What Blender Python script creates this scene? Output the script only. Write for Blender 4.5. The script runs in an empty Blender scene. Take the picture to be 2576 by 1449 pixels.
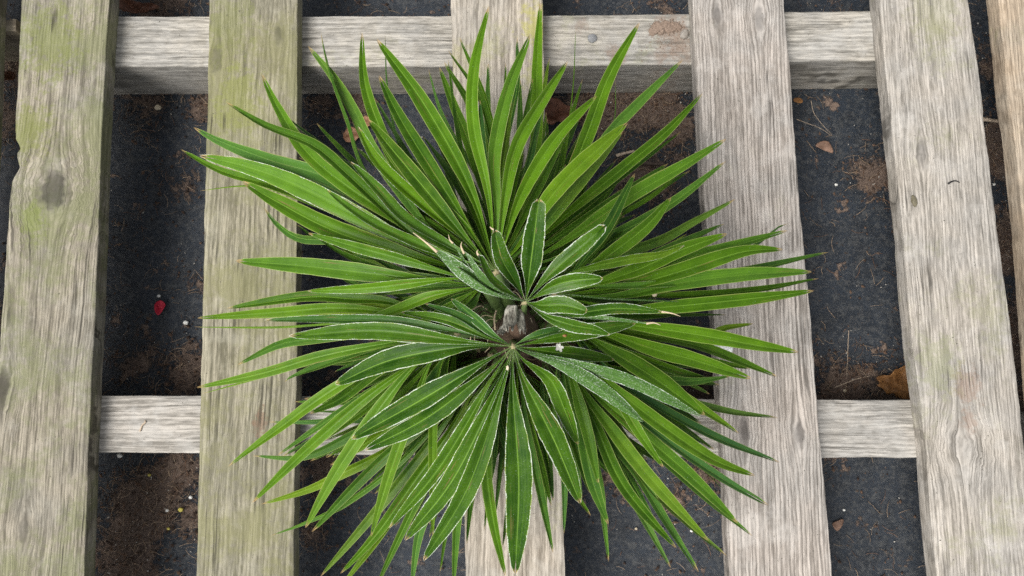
import bpy, bmesh, math, random
from mathutils import Vector, Matrix, noise as mnoise

R = math.radians
scene = bpy.context.scene
COL = scene.collection

# ------------------------------------------------------------------ camera
CAM_Z = 0.950                      # metres above the ground sheet
PITCH = R(7.6)                     # off straight down, towards +Y
FPX, CX, CY = 1935.0, 1288.0, 724.5    # focal length and centre in 2576 x 1449 units
cam_d = bpy.data.cameras.new('camera')
cam = bpy.data.objects.new('camera', cam_d)
COL.objects.link(cam)
cam_d.sensor_fit = 'HORIZONTAL'
cam_d.sensor_width = 36.0
cam_d.lens = 36.0 * FPX / 2576.0
cam_d.clip_start = 0.01
cam_d.clip_end = 200.0
cam.location = (0, 0, CAM_Z)
cam.rotation_euler = (PITCH, 0, 0)
cam_d.dof.use_dof = True
cam_d.dof.focus_distance = 0.62
cam_d.dof.aperture_fstop = 16.0
scene.camera = cam

# ------------------------------------------------------------------ light: bright overcast
SUN_EL, SUN_AZ = R(56), R(-125)     # azimuth from +Y, clockwise
world = bpy.data.worlds.new('World')
scene.world = world
world.use_nodes = True
wn = world.node_tree
wn.nodes.clear()
sky = wn.nodes.new('ShaderNodeTexSky')
sky.sky_type = 'NISHITA'
sky.sun_disc = False
sky.sun_elevation = SUN_EL
sky.sun_rotation = SUN_AZ
sky.air_density = 1.0
sky.dust_density = 4.0
sky.ozone_density = 1.0
hsv = wn.nodes.new('ShaderNodeHueSaturation')
hsv.inputs['Saturation'].default_value = 0.22      # cloud veil: nearly white sky
bg = wn.nodes.new('ShaderNodeBackground')
bg.inputs['Strength'].default_value = 0.08
wo = wn.nodes.new('ShaderNodeOutputWorld')
wn.links.new(sky.outputs[0], hsv.inputs['Color'])
wn.links.new(hsv.outputs[0], bg.inputs['Color'])
wn.links.new(bg.outputs[0], wo.inputs['Surface'])
sun_d = bpy.data.lights.new('sun', 'SUN')
sun = bpy.data.objects.new('sun', sun_d)
COL.objects.link(sun)
sun_d.energy = 1.5
sun_d.angle = R(35)
sun_d.color = (1.0, 0.96, 0.9)
sdir = Vector((math.sin(SUN_AZ) * math.cos(SUN_EL), math.cos(SUN_AZ) * math.cos(SUN_EL), math.sin(SUN_EL)))
sun.rotation_euler = sdir.to_track_quat('Z', 'Y').to_euler()
sun.location = sdir * 5

scene.view_settings.view_transform = 'Standard'
scene.view_settings.look = 'None'
scene.view_settings.gamma = 1.0
scene.view_settings.exposure = 1.15
scene.view_settings.use_curve_mapping = False
scene.render.engine = 'CYCLES'
scene.cycles.max_bounces = 4
scene.cycles.diffuse_bounces = 2
scene.cycles.glossy_bounces = 2
scene.cycles.use_denoising = False

# ------------------------------------------------------------------ helpers
SLAT_Z, BEAR_Z = 0.110, 0.087
ST, CT = math.sin(PITCH), math.cos(PITCH)


def at(x, y, z):
    """World point at height z on the line of sight of photo point (x, y)."""
    dx, dy = (x - CX) / FPX, -(y - CY) / FPX
    v = Vector((dx, dy * CT + ST, dy * ST - CT))
    t = (z - CAM_Z) / v.z
    return Vector((0, 0, CAM_Z)) + v * t


def depth(p):
    d = p - Vector((0, 0, CAM_Z))
    return d.dot(Vector((0, ST, -CT)))


def smooth(a, b, x):
    t = max(0.0, min(1.0, (x - a) / (b - a)))
    return t * t * (3 - 2 * t)


def link(name, me, parent=None, mat=None):
    o = bpy.data.objects.new(name, me)
    COL.objects.link(o)
    if parent is not None:
        o.parent = parent
    if mat is not None:
        me.materials.append(mat)
    return o


def mesh(name, verts, faces, sm=True):
    me = bpy.data.meshes.new(name)
    me.from_pydata([tuple(v) for v in verts], [], faces)
    if sm:
        me.polygons.foreach_set('use_smooth', [True] * len(me.polygons))
    me.update()
    return me


def empty(name, loc, rz=0.0):
    o = bpy.data.objects.new(name, None)
    COL.objects.link(o)
    o.location = loc
    o.rotation_euler = (0, 0, rz)
    o.empty_display_size = 0.05
    return o


def tag(o, label, cat, group=None, kind=None):
    if label:
        o['label'] = label
    if cat:
        o['category'] = cat
    if group:
        o['group'] = group
    if kind:
        o['kind'] = kind
    return o


class Mat:
    """Small wrapper that keeps node building short."""

    def __init__(self, name):
        self.m = bpy.data.materials.new(name)
        self.m.use_nodes = True
        self.t = self.m.node_tree
        self.t.nodes.clear()
        self.out = self.t.nodes.new('ShaderNodeOutputMaterial')

    def put(self, sock, v):
        if isinstance(v, bpy.types.NodeSocket):
            self.t.links.new(v, sock)
        elif v is not None:
            if isinstance(v, (tuple, list)) and sock.type == 'RGBA' and len(v) == 3:
                v = (*v, 1.0)
            sock.default_value = v

    def n(self, kind, props=None, **ins):
        nd = self.t.nodes.new('ShaderNode' + kind)
        for k, v in (props or {}).items():
            setattr(nd, k, v)
        for k, v in ins.items():
            self.put(nd.inputs[k.replace('_', ' ')], v)
        return nd

    def math(self, op, a, b=None, c=None, clamp=False):
        nd = self.t.nodes.new('ShaderNodeMath')
        nd.operation = op
        nd.use_clamp = clamp
        for i, v in enumerate((a, b, c)):
            if v is not None:
                self.put(nd.inputs[i], v)
        return nd.outputs[0]

    def vec(self, op, a, b=None):
        nd = self.t.nodes.new('ShaderNodeVectorMath')
        nd.operation = op
        self.put(nd.inputs[0], a)
        if b is not None:
            self.put(nd.inputs[1], b)
        return nd.outputs[0] if op not in ('LENGTH', 'DOT_PRODUCT') else nd.outputs['Value']

    def mix(self, f, a, b, blend='MIX'):
        nd = self.t.nodes.new('ShaderNodeMix')
        nd.data_type = 'RGBA'
        nd.blend_type = blend
        nd.clamp_factor = True
        self.put(nd.inputs[0], f)
        self.put(nd.inputs[6], a)
        self.put(nd.inputs[7], b)
        return nd.outputs[2]

    def step(self, v, a, b, lo=0.0, hi=1.0):
        nd = self.t.nodes.new('ShaderNodeMapRange')
        nd.interpolation_type = 'SMOOTHSTEP'
        self.put(nd.inputs['Value'], v)
        nd.inputs['From Min'].default_value = a
        nd.inputs['From Max'].default_value = b
        nd.inputs['To Min'].default_value = lo
        nd.inputs['To Max'].default_value = hi
        return nd.outputs[0]

    def noise(self, vec, scale, detail=3.0, rough=0.55, dist=0.0):
        nd = self.n('TexNoise', None, Vector=vec, Scale=scale, Detail=detail, Roughness=rough, Distortion=dist)
        return nd.outputs[0]

    def sep(self, v):
        nd = self.t.nodes.new('ShaderNodeSeparateXYZ')
        self.put(nd.inputs[0], v)
        return nd.outputs[0], nd.outputs[1], nd.outputs[2]

    def comb(self, x, y, z):
        nd = self.t.nodes.new('ShaderNodeCombineXYZ')
        for i, v in enumerate((x, y, z)):
            self.put(nd.inputs[i], v)
        return nd.outputs[0]

    def coord(self, which='Object'):
        return self.t.nodes.new('ShaderNodeTexCoord').outputs[which]

    def bump(self, h, strength=0.5, dist=0.001, normal=None):
        nd = self.n('Bump', None, Height=h, Strength=strength, Distance=dist)
        if normal is not None:
            self.put(nd.inputs['Normal'], normal)
        return nd.outputs[0]

    def principled(self, color, rough=0.7, normal=None, spec=0.5):
        nd = self.n('BsdfPrincipled', None, Base_Color=color, Roughness=rough)
        nd.inputs['Specular IOR Level'].default_value = spec
        if normal is not None:
            self.put(nd.inputs['Normal'], normal)
        return nd

    def done(self, sh):
        self.t.links.new(sh, self.out.inputs['Surface'])
        return self.m


def plain(name, col, rough=0.7, var=0.35, scale=300, bump=0.3, spec=0.4):
    m = Mat(name)
    P = m.coord()
    nz = m.noise(P, scale, 4)
    c = m.mix(nz, tuple(v * (1 - var) for v in col), tuple(v * (1 + var) for v in col))
    return m.done(m.principled(c, rough, m.bump(nz, bump, 0.0008), spec).outputs[0])


# ------------------------------------------------------------------ wood
def wood(name, seed, light, dark, grey, algae=0.3, algae_col=(0.20, 0.215, 0.075), knots=(), lines=0.5,
         line_pitch=0.005, along='Y', streak=1.0, stains=(), moss=0.0, pale=0.3):
    m = Mat(name)
    P0 = m.coord()
    x, y, z = m.sep(P0)
    if along == 'X':
        x, y = y, x
    knot_mask = None
    knot_ring = None
    for (kx, ky, kr, el, op) in knots:
        dx = m.math('SUBTRACT', x, kx)
        dy = m.math('SUBTRACT', y, ky)
        wob = m.math('MULTIPLY', m.math('SUBTRACT', m.noise(P0, 120, 1), 0.5), kr * 0.9)
        rr = m.math('SQRT', m.math('ADD', m.math('MULTIPLY', dx, dx),
                                   m.math('MULTIPLY', m.math('MULTIPLY', dy, dy), el)))
        rr = m.math('ADD', rr, wob)
        g = m.math('DIVIDE', rr, kr * 1.9)
        g = m.math('EXPONENT', m.math('MULTIPLY', m.math('MULTIPLY', g, g), -1.0))
        x = m.math('SUBTRACT', x, m.math('MULTIPLY', m.math('MULTIPLY', dx, g), 0.85))
        k = m.step(rr, kr * 0.55, kr * 1.2, op, 0.0)
        ring = m.math('SINE', m.math('MULTIPLY', rr, 2 * math.pi / (kr * 0.28)))
        ring = m.math('MULTIPLY', m.math('ADD', m.math('MULTIPLY', ring, 0.5), 0.5), k)
        knot_mask = k if knot_mask is None else m.math('MAXIMUM', knot_mask, k)
        knot_ring = ring if knot_ring is None else m.math('MAXIMUM', knot_ring, ring)
    off = Vector((seed * 1.37, seed * 0.71, seed * 0.33))
    low = m.noise(m.vec('ADD', m.vec('MULTIPLY', P0, (14, 5, 14) if along == 'Y' else (5, 14, 14)), tuple(off)), 1.0, 2)
    gx = m.math('ADD', x, m.math('MULTIPLY', m.math('SUBTRACT', low, 0.5), 0.009))
    fine_w = m.noise(m.vec('ADD', P0, tuple(off)), 70, 1)
    gx = m.math('ADD', gx, m.math('MULTIPLY', m.math('SUBTRACT', fine_w, 0.5), 0.0013))
    G = m.comb(gx, m.math('MULTIPLY', y, 0.045), m.math('MULTIPLY', z, 0.8))
    G = m.vec('ADD', G, tuple(off))
    n1 = m.noise(G, 250, 3, 0.62)
    n2 = m.noise(m.vec('MULTIPLY', G, (1, .6, 1)), 800, 2, 0.6)
    n3 = m.noise(m.vec('ADD', m.comb(gx, m.math('MULTIPLY', y, 0.13), z), tuple(off)), 420, 2, 0.7)
    ringn = m.noise(m.vec('MULTIPLY', G, (1, .5, 1)), 60, 1)
    ph = m.math('ADD', m.math('MULTIPLY', gx, 2 * math.pi / line_pitch), m.math('MULTIPLY', ringn, 9.0))
    ring = m.math('ADD', m.math('MULTIPLY', m.math('SINE', ph), 0.5), 0.5)
    ring = m.math('POWER', ring, 2.2)
    # colour
    c = m.mix(m.step(n1, 0.30, 0.64), dark, light)
    big = m.noise(m.vec('ADD', P0, tuple(off * 2)), 13, 4, 0.6)
    c = m.mix(m.math('MULTIPLY', m.step(big, 0.38, 0.62), 0.75), c, m.mix(m.step(n1, 0.3, 0.7), tuple(v * 0.55 for v in grey), grey))
    c = m.mix(m.math('MULTIPLY', m.step(ring, 0.35, 0.9), lines), c, tuple(v * 0.62 for v in dark))
    c = m.mix(m.math('MULTIPLY', m.step(n3, 0.52, 0.64), 0.24 * streak), c, tuple(min(0.75, v * 1.35 + 0.05) for v in light))
    c = m.mix(m.math('MULTIPLY', m.step(n3, 0.46, 0.34), 0.42 * streak), c, tuple(v * 0.6 for v in dark))
    c = m.mix(m.math('MULTIPLY', m.step(n2, 0.55, 0.68), 0.42), c, tuple(v * 0.5 for v in dark))
    # bleached patches
    pl = m.noise(m.vec('ADD', P0, tuple(off * 3)), 22, 4, 0.65)
    c = m.mix(m.math('MULTIPLY', m.step(pl, 0.52, 0.68), pale), c, tuple(min(0.7, v * 1.25 + 0.06) for v in grey))
    # algae film
    if algae > 0:
        a = m.noise(m.vec('ADD', P0, tuple(off * 5)), 11, 6, 0.62)
        a2 = m.noise(m.vec('ADD', P0, tuple(off)), 160, 3, 0.7)
        am = m.math('ADD', a, m.math('MULTIPLY', m.math('SUBTRACT', a2, 0.5), 0.35))
        am = m.math('MULTIPLY', m.step(am, 0.62 - 0.36 * algae, 0.80 - 0.30 * algae), min(1.0, 0.35 + algae * 0.55))
        c = m.mix(am, c, m.mix(n1, tuple(v * 0.6 for v in algae_col), tuple(min(1, v * 1.55) for v in algae_col)))
    for (sx, sy, sr, scol, st) in stains:
        d = m.vec('LENGTH', m.vec('MULTIPLY', m.vec('SUBTRACT', P0, (sx, sy, 0)), (1.0, 0.7, 0.0)))
        d = m.math('ADD', d, m.math('MULTIPLY', m.math('SUBTRACT', m.noise(P0, 110, 4, 0.75), 0.5), sr * 3.0))
        c = m.mix(m.math('MULTIPLY', m.step(d, sr, sr * 0.3), st), c, scol)
    if knot_mask is not None:
        kc = m.mix(m.math('MULTIPLY', knot_ring, 0.8), (dark[0] * .30, dark[1] * .32, dark[2] * .38), tuple(v * 0.18 for v in dark))
        c = m.mix(m.math('MULTIPLY', knot_mask, 0.9), c, kc)
    # long drying cracks along the grain
    ck = m.noise(m.comb(m.math('ADD', gx, seed), m.math('MULTIPLY', y, 0.009), seed), 110, 1)
    ckm = m.noise(m.vec('ADD', P0, tuple(off * 4)), 16, 1)
    crack = m.math('MULTIPLY', m.step(m.math('ABSOLUTE', m.math('SUBTRACT', ck, 0.5)), 0.014, 0.003), m.step(ckm, 0.46, 0.60))
    c = m.mix(m.math('MULTIPLY', crack, 0.75), c, tuple(v * 0.3 for v in dark))
    # dirt specks
    sp = m.noise(m.vec('ADD', P0, tuple(off)), 420, 2, 0.5)
    c = m.mix(m.step(sp, 0.70, 0.76), c, (0.06, 0.055, 0.04))
    # relief
    h = m.math('ADD', m.math('MULTIPLY', n1, 0.9), m.math('MULTIPLY', n3, 0.8))
    h = m.math('SUBTRACT', h, m.math('MULTIPLY', ring, 0.55 * lines))
    h = m.math('ADD', h, m.math('MULTIPLY', n2, 0.35))
    nb = m.bump(h, 0.5, 0.0011)
    return m.done(m.principled(c, 0.82, nb, 0.25).outputs[0])


# ------------------------------------------------------------------ ground: woven weed fabric under peat litter
SOIL_BLOBS = [  # photo x, y, radius in metres, weight
    (370, 1270, .050, 1.0), (320, 1400, .045, 1.0), (450, 1200, .035, .9), (470, 1300, .03, .7), (330, 900, .04, .55), (470, 930, .04, .8),
    (440, 470, .035, .45), (300, 600, .03, .4), (380, 262, .04, .6), (520, 262, .03, .7), (480, 700, .03, .35),
    (820, 262, .03, .6), (900, 258, .03, .7), (1520, 268, .05, .9), (1640, 262, .05, .95), (1700, 330, .03, .8), (1620, 455, .045, .75),
    (1690, 390, .03, .5), (1440, 262, .03, .6), (2120, 985, .05, .8), (2190, 440, .035, .75), (2240, 990, .04, .7),
    (2530, 380, .05, .95), (2545, 620, .05, .95), (2560, 850, .05, .95), (2560, 1050, .05, .9), (2480, 170, .03, .5), (2500, 1300, .05, .8),
    (1560, 1190, .03, .5), (1780, 1180, .04, .7), (1690, 1260, .03, .45), (820, 1180, .04, .7), (790, 1330, .03, .5), (780, 960, .03, .4),
    (1750, 985, .03, .8), (420, 20, .05, .6), (150, 60, .05, .6), (20, 150, .05, .8), (20, 300, .04, .6), (2040, 1180, .03, .3),
    (2180, 960, .03, .5), (900, 20, .03, .3), (1650, 12, .03, .4), (2100, 8, .03, .3), (640, 1440, .05, .5), (100, 1400, .1, .8), (60, 800, .08, .5)]


def ground_material():
    m = Mat('weed_fabric')
    P = m.coord()
    x, y, z = m.sep(P)
    wx = m.math('SINE', m.math('MULTIPLY', x, 2 * math.pi / 0.0021))
    wy = m.math('SINE', m.math('MULTIPLY', y, 2 * math.pi / 0.0021))
    weave = m.math('MULTIPLY', wx, wy)
    n = m.noise(P, 28, 6, 0.65)
    nf = m.noise(P, 150, 5, 0.75)
    nff = m.noise(P, 620, 2, 0.7)
    fab = m.mix(m.step(n, 0.3, 0.7), (0.0085, 0.0125, 0.0185), (0.019, 0.027, 0.039))
    fab = m.mix(m.math('MULTIPLY', m.step(weave, -0.2, 0.9), 0.25), fab, (0.032, 0.040, 0.052))
    # dust film and washed silt
    fab = m.mix(m.math('MULTIPLY', m.step(nf, 0.46, 0.64), 0.62), fab, (0.072, 0.075, 0.076))
    fab = m.mix(m.math('MULTIPLY', m.step(nff, 0.60, 0.68), 0.55), fab, (0.16, 0.145, 0.125))
    at_n = m.n('Attribute', dict(attribute_name='soil'))
    mask = m.math('MAXIMUM', m.math('MULTIPLY', m.step(n, 0.50, 0.75), 0.35), at_n.outputs['Fac'])
    edge = m.math('ADD', m.math('MULTIPLY', m.math('SUBTRACT', nf, 0.5), 1.5), m.math('MULTIPLY', m.math('SUBTRACT', n, 0.5), 1.6))
    mask = m.step(m.math('ADD', mask, edge), 0.33, 0.55)
    sn = m.noise(P, 520, 5, 0.75)
    soil = m.mix(m.step(sn, 0.3, 0.7), (0.045, 0.032, 0.025), (0.215, 0.155, 0.12))
    soil = m.mix(m.math('MULTIPLY', m.step(n, 0.55, 0.7), 0.6), soil, (0.28, 0.205, 0.16))
    c = m.mix(m.math('MULTIPLY', mask, 0.92), fab, soil)
    h = m.math('ADD', m.math('MULTIPLY', m.math('MULTIPLY', weave, 0.25), m.math('SUBTRACT', 1.0, mask)),
               m.math('MULTIPLY', mask, m.math('ADD', m.math('MULTIPLY', sn, 2.5), 0.8)))
    rough = m.mix(mask, (0.45, 0.45, 0.45), (0.95, 0.95, 0.95))
    return m.done(m.principled(c, rough, m.bump(h, 0.7, 0.0012), 0.32).outputs[0])


rng = random.Random(7)
# ground sheet, finely divided and slightly rumpled near the pallet, flat far away
gv, gf = [], []
xs = [-15, -5, -2] + [-1.1 + 2.2 * i / 240 for i in range(241)] + [2, 5, 15]
ys = [-15, -5, -2] + [-0.9 + 1.9 * i / 200 for i in range(201)] + [2, 5, 15]
for yy in ys:
    for xx in xs:
        zz = 0.0
        if abs(xx) < 1.05 and abs(yy) < 0.95:
            zz = (mnoise.noise(Vector((xx * 9, yy * 9, 3.1))) * 0.0022 + mnoise.noise(Vector((xx * 31, yy * 31, 1.7))) * 0.0009)
        gv.append((xx, yy, zz - 0.002))
nx = len(xs)
for j in range(len(ys) - 1):
    for i in range(nx - 1):
        a = j * nx + i
        gf.append((a, a + 1, a + nx + 1, a + nx))
gme = mesh('ground', gv, gf)
satt = gme.attributes.new('soil', 'FLOAT', 'POINT')
blobs_w = [(at(bx, by, 0), br * 1.6, bw) for (bx, by, br, bw) in SOIL_BLOBS]
vals = [0.0] * len(gv)
for i, (xx, yy, zz) in enumerate(gv):
    if abs(xx) < 1.05 and abs(yy) < 0.95:
        for (bp, br, bw) in blobs_w:
            d = math.hypot(xx - bp.x, yy - bp.y)
            if d < br:
                vals[i] = max(vals[i], bw * (1 - smooth(0, br, d)))
satt.data.foreach_set('value', vals)
ground = link('ground', gme, None, ground_material())
ground['kind'] = 'structure'
ground['label'] = 'black woven weed fabric scattered with brown peat litter'

# ------------------------------------------------------------------ pallet timber


def interp(poly, y):
    if y <= poly[0][1]:
        a, b = poly[0], poly[1]
    elif y >= poly[-1][1]:
        a, b = poly[-2], poly[-1]
    else:
        for i in range(len(poly) - 1):
            if poly[i][1] <= y <= poly[i + 1][1]:
                a, b = poly[i], poly[i + 1]
                break
    return a[0] + (b[0] - a[0]) * (y - a[1]) / (b[1] - a[1])


def board(name, left, right, parent, mat, ztop, thick, seed, rough_edge=0.0009, rnd=0.0011, n=170, ext=0.10, sway=0.0):
    """A sawn board from two world polylines (left and right top arrises), as a closed loop swept along its length."""
    cen = sum(((l + r) * 0.5 for l, r in zip(left, right)), Vector()) / len(left)
    cen.z = ztop - thick
    verts, faces = [], []
    inner = 9
    ring_n = 0
    for k in range(len(left)):
        l, r = left[k], right[k]
        d = (r - l)
        w = d.length
        d = d / w
        e1 = mnoise.noise(Vector((seed * 3.1, k * 0.19, 0))) * rough_edge + mnoise.noise(Vector((seed * 3.1, k * 0.9, 5))) * rough_edge * 0.5
        e2 = mnoise.noise(Vector((seed * 7.7, k * 0.17, 9))) * rough_edge + mnoise.noise(Vector((seed * 3.1, k * 0.8, 15))) * rough_edge * 0.5
        r1 = rnd * (1 + 0.7 * mnoise.noise(Vector((seed, k * 0.11, 2))))
        r2 = rnd * (1 + 0.7 * mnoise.noise(Vector((seed, k * 0.13, 22))))
        prof = [(e1 + 0.0006, -thick), (e1, -r1), (e1 + r1 * 0.3, -r1 * 0.32), (e1 + r1, 0)]
        for i in range(1, inner):
            t = i / inner
            u = e1 + r1 + (w + e2 - r2 - e1 - r1) * t
            dz = 0.0007 * mnoise.noise(Vector((t * 2.2 + seed, k * 0.06, 3))) + 0.0003 * mnoise.noise(Vector((t * 9 + seed, k * 0.25, 3)))
            prof.append((u, dz))
        prof += [(w + e2 - r2, 0), (w + e2 - r2 * 0.3, -r2 * 0.32), (w + e2, -r2), (w + e2 - 0.0006, -thick)]
        ring_n = len(prof)
        for (u, dz) in prof:
            p = l + d * u
            verts.append((p.x - cen.x, p.y - cen.y, thick + dz))
    m_ = len(left)
    for k in range(m_ - 1):
        for i in range(ring_n):
            a = k * ring_n + i
            b = k * ring_n + (i + 1) % ring_n
            faces.append((a, b, b + ring_n, a + ring_n))
    faces.append(tuple(range(ring_n - 1, -1, -1)))
    faces.append(tuple((m_ - 1) * ring_n + i for i in range(ring_n)))
    me = mesh(name, verts, faces)
    me.polygons[-1].use_smooth = me.polygons[-2].use_smooth = False
    for k in range(m_ - 1):
        for i in (0, 1, 2, ring_n - 4, ring_n - 3, ring_n - 2, ring_n - 1):
            me.polygons[k * ring_n + i].use_smooth = False
    bm = bmesh.new()
    bm.from_mesh(me)
    bmesh.ops.recalc_face_normals(bm, faces=bm.faces)
    bm.to_mesh(me)
    bm.free()
    o = link(name, me, parent, mat)
    o.location = cen - (parent.location if parent else Vector())
    return o


def slat(name, Lp, Rp, parent, mat, seed, y0=-420, y1=1950, z=SLAT_Z, thick=0.0228, **kw):
    n = 200
    L, Rr = [], []
    for i in range(n + 1):
        y = y0 + (y1 - y0) * i / n
        L.append(at(interp(Lp, y), y, z))
        Rr.append(at(interp(Rp, y), y, z))
    L.reverse()
    Rr.reverse()
    return board(name, L, Rr, parent, mat, z, thick, seed, **kw)


S1L = [(54, 0), (47, 155), (38, 310), (40, 352), (53, 370), (40, 390), (49, 422), (30, 455), (22, 525), (10, 725), (0, 845), (-25, 1449)]
S1R = [(275, 0), (265, 165), (262, 225), (257, 325), (250, 500), (242, 724), (227, 1024), (212, 1424)]
S2L = [(527, 0), (522, 250), (515, 500), (511, 724), (505, 974), (500, 1174), (494, 1449)]
S2R = [(748, 0), (747, 423), (747, 600), (746, 973), (743, 1044), (740, 1255), (738, 1449)]
S3L = [(1134, 0), (1145, 400), (1168, 1290), (1172, 1449)]
S3R = [(1365, 0), (1371, 317), (1415, 1220), (1422, 1449)]
S4L = [(1742, 0), (1750, 159), (1764, 388), (1770, 479), (1798, 832), (1808, 990), (1824, 1220), (1835, 1449)]
S4R = [(1972, 0), (1990, 212), (2007, 458), (2015, 550), (2039, 797), (2050, 938), (2060, 1079), (2078, 1255), (2094, 1449)]
S5L = [(2210, 0), (2232, 215), (2247, 360), (2275, 600), (2283, 724), (2302, 924), (2325, 1074), (2342, 1299), (2357, 1449)]
S5R = [(2435, 0), (2462, 175), (2475, 300), (2505, 550), (2529, 724), (2555, 924), (2575, 1124), (2604, 1449)]
S6L = [(2512, 0), (2525, 125), (2537, 250), (2550, 325), (2577, 575), (2640, 1449)]
S6R = [(2750, 0), (2763, 125), (2777, 250), (2790, 325), (2820, 575), (2900, 1449)]


S6L0 = [(-14, 0), (-30, 400), (-60, 900), (-100, 1449)]


def knot(px, py, rad, Lp, Rp, z=SLAT_Z, el=None, op=None):
    """Knot position in the local frame of the slat (origin at its centre)."""
    el = (0.55 if rad > 0.01 else 0.16) if el is None else el
    op = (0.8 if rad > 0.01 else 0.45) if op is None else op
    n = 200
    y0, y1 = -420, 1950
    c = Vector()
    for i in range(n + 1):
        y = y0 + (y1 - y0) * i / n
        c += (at(interp(Lp, y), y, z) + at(interp(Rp, y), y, z)) * 0.5
    c /= (n + 1)
    p = at(px, py, z)
    return (p.x - c.x, p.y - c.y, rad, el, op)


def stain(px, py, rad, col, st, Lp, Rp):
    k = knot(px, py, rad, Lp, Rp)
    return (k[0], k[1], rad, col, st)


GREENISH = (0.215, 0.23, 0.085)
W1 = wood('weathered_wood_mossy', 1.3, (0.335, 0.30, 0.235), (0.13, 0.115, 0.086), (0.28, 0.265, 0.222), 0.58, (0.155, 0.165, 0.078),
          [knot(135, 480, 0.018, S1L, S1R), knot(8, 962, 0.008, S1L, S1R), knot(60, 1330, 0.006, S1L, S1R)], lines=0.45, line_pitch=0.0034,
          stains=[stain(130, 100, .045, (0.165, 0.19, 0.04), .55, S1L, S1R), stain(70, 330, .03, (0.17, 0.19, 0.04), .55, S1L, S1R),
                  stain(80, 560, .02, (0.15, 0.19, 0.03), .5, S1L, S1R)])
W2 = wood('weathered_wood_algae', 2.7, (0.33, 0.302, 0.222), (0.14, 0.129, 0.085), (0.275, 0.26, 0.195), 0.62, (0.178, 0.174, 0.083),
          [knot(545, 155, 0.0065, S2L, S2R), knot(700, 90, 0.005, S2L, S2R)], lines=0.42, line_pitch=0.005, streak=1.0,
          stains=[stain(575, 60, .04, (0.17, 0.19, 0.05), .40, S2L, S2R), stain(600, 250, .035, (0.20, 0.22, 0.05), .5, S2L, S2R),
                  stain(655, 1062, .011, (0.19, 0.12, 0.08), .7, S2L, S2R)])
W3 = wood('weathered_wood_pale', 3.9, (0.46, 0.41, 0.34), (0.22, 0.19, 0.15), (0.39, 0.365, 0.32), 0.16, (0.27, 0.27, 0.11), [],
          lines=0.35, line_pitch=0.007, stains=[stain(1350, 60, .022, (0.36, 0.34, 0.11), .75, S3L, S3R), stain(1350, 200, .02, (0.34, 0.33, 0.13), .5, S3L, S3R)])
W4 = wood('weathered_wood_pinkish', 5.1, (0.45, 0.405, 0.36), (0.205, 0.18, 0.155), (0.40, 0.38, 0.352), 0.05, (0.24, 0.24, 0.14),
          [knot(1805, 40, 0.006, S4L, S4R), knot(1910, 45, 0.0065, S4L, S4R), knot(1870, 1080, 0.007, S4L, S4R), knot(2010, 1090, 0.006, S4L, S4R)],  # these marks stand for sunken nail holes over the bearers
          lines=0.62, line_pitch=0.0042, streak=0.9)
W5 = wood('weathered_wood_silvery', 6.6, (0.45, 0.412, 0.36), (0.21, 0.19, 0.16), (0.40, 0.382, 0.352), 0.26, (0.24, 0.24, 0.14),
          [knot(2318, 390, 0.0065, S5L, S5R), knot(2420, 1120, 0.013, S5L, S5R, op=.08)], lines=0.40, line_pitch=0.0038,
          stains=[stain(2430, 970, .018, (0.24, 0.14, 0.09), .4, S5L, S5R), stain(2440, 1060, .012, (0.24, 0.14, 0.09), .35, S5L, S5R),
                  stain(2350, 40, .04, (0.23, 0.24, 0.10), .28, S5L, S5R), stain(2360, 920, .03, (0.25, 0.26, 0.15), .5, S5L, S5R)])
W6 = wood('weathered_wood_brown', 8.2, (0.46, 0.37, 0.27), (0.24, 0.185, 0.13), (0.40, 0.35, 0.28), 0.05, GREENISH, [], lines=0.4)
def bstain(px, py, rad, col, st):
    c = (at(25, 42, BEAR_Z) + at(25, 168, BEAR_Z) + at(2425, 25, BEAR_Z) + at(2425, 150, BEAR_Z)) / 4
    p = at(px, py, BEAR_Z)
    return (p.x - c.x, p.y - c.y, rad, col, st)


BROWN = (0.25, 0.19, 0.15)
WB = wood('weathered_bearer_wood', 9.4, (0.45, 0.42, 0.365), (0.2, 0.185, 0.155), (0.37, 0.362, 0.34), 0.18, (0.27, 0.27, 0.16), [],
          lines=0.30, line_pitch=0.006, along='X', streak=1.1, pale=0.3,
          stains=[bstain(1665, 75, .024, BROWN, .62), bstain(1690, 112, .022, BROWN, .6), bstain(1525, 138, .012, BROWN, .8), bstain(1440, 60, .009, BROWN, .5), bstain(1640, 125, .014, BROWN, .5)])
W6X = wood('dark_brown_wood', 12.2, (0.34, 0.28, 0.20), (0.15, 0.12, 0.085), (0.26, 0.23, 0.18), 0.2, GREENISH, [], lines=0.4, along='X')  # darker brown wood for the left beam end
WB2 = wood('weathered_bearer_wood_grey', 10.9, (0.45, 0.42, 0.375), (0.205, 0.19, 0.165), (0.375, 0.367, 0.345), 0.15, (0.27, 0.27, 0.17), [],
           lines=0.35, line_pitch=0.005, along='X', streak=1.1, pale=0.3)

pallet = empty('wooden_pallet', (0, 0.1, 0))
tag(pallet, 'weathered greyish wooden pallet with five green-stained slats under the palm', 'pallet')
slat('slat', S1L, S1R, pallet, W1, 1.0)['label'] = 'mossy slat with a dark knot and chipped edge'
slat('slat', S2L, S2R, pallet, W2, 2.0)['label'] = 'slat stained yellow green by algae'
slat('slat', S3L, S3R, pallet, W3, 3.0)
slat('slat', S4L, S4R, pallet, W4, 4.0)['label'] = 'pinkish grey slat with pronounced grain'
slat('slat', S5L, S5R, pallet, W5, 5.0)


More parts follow.
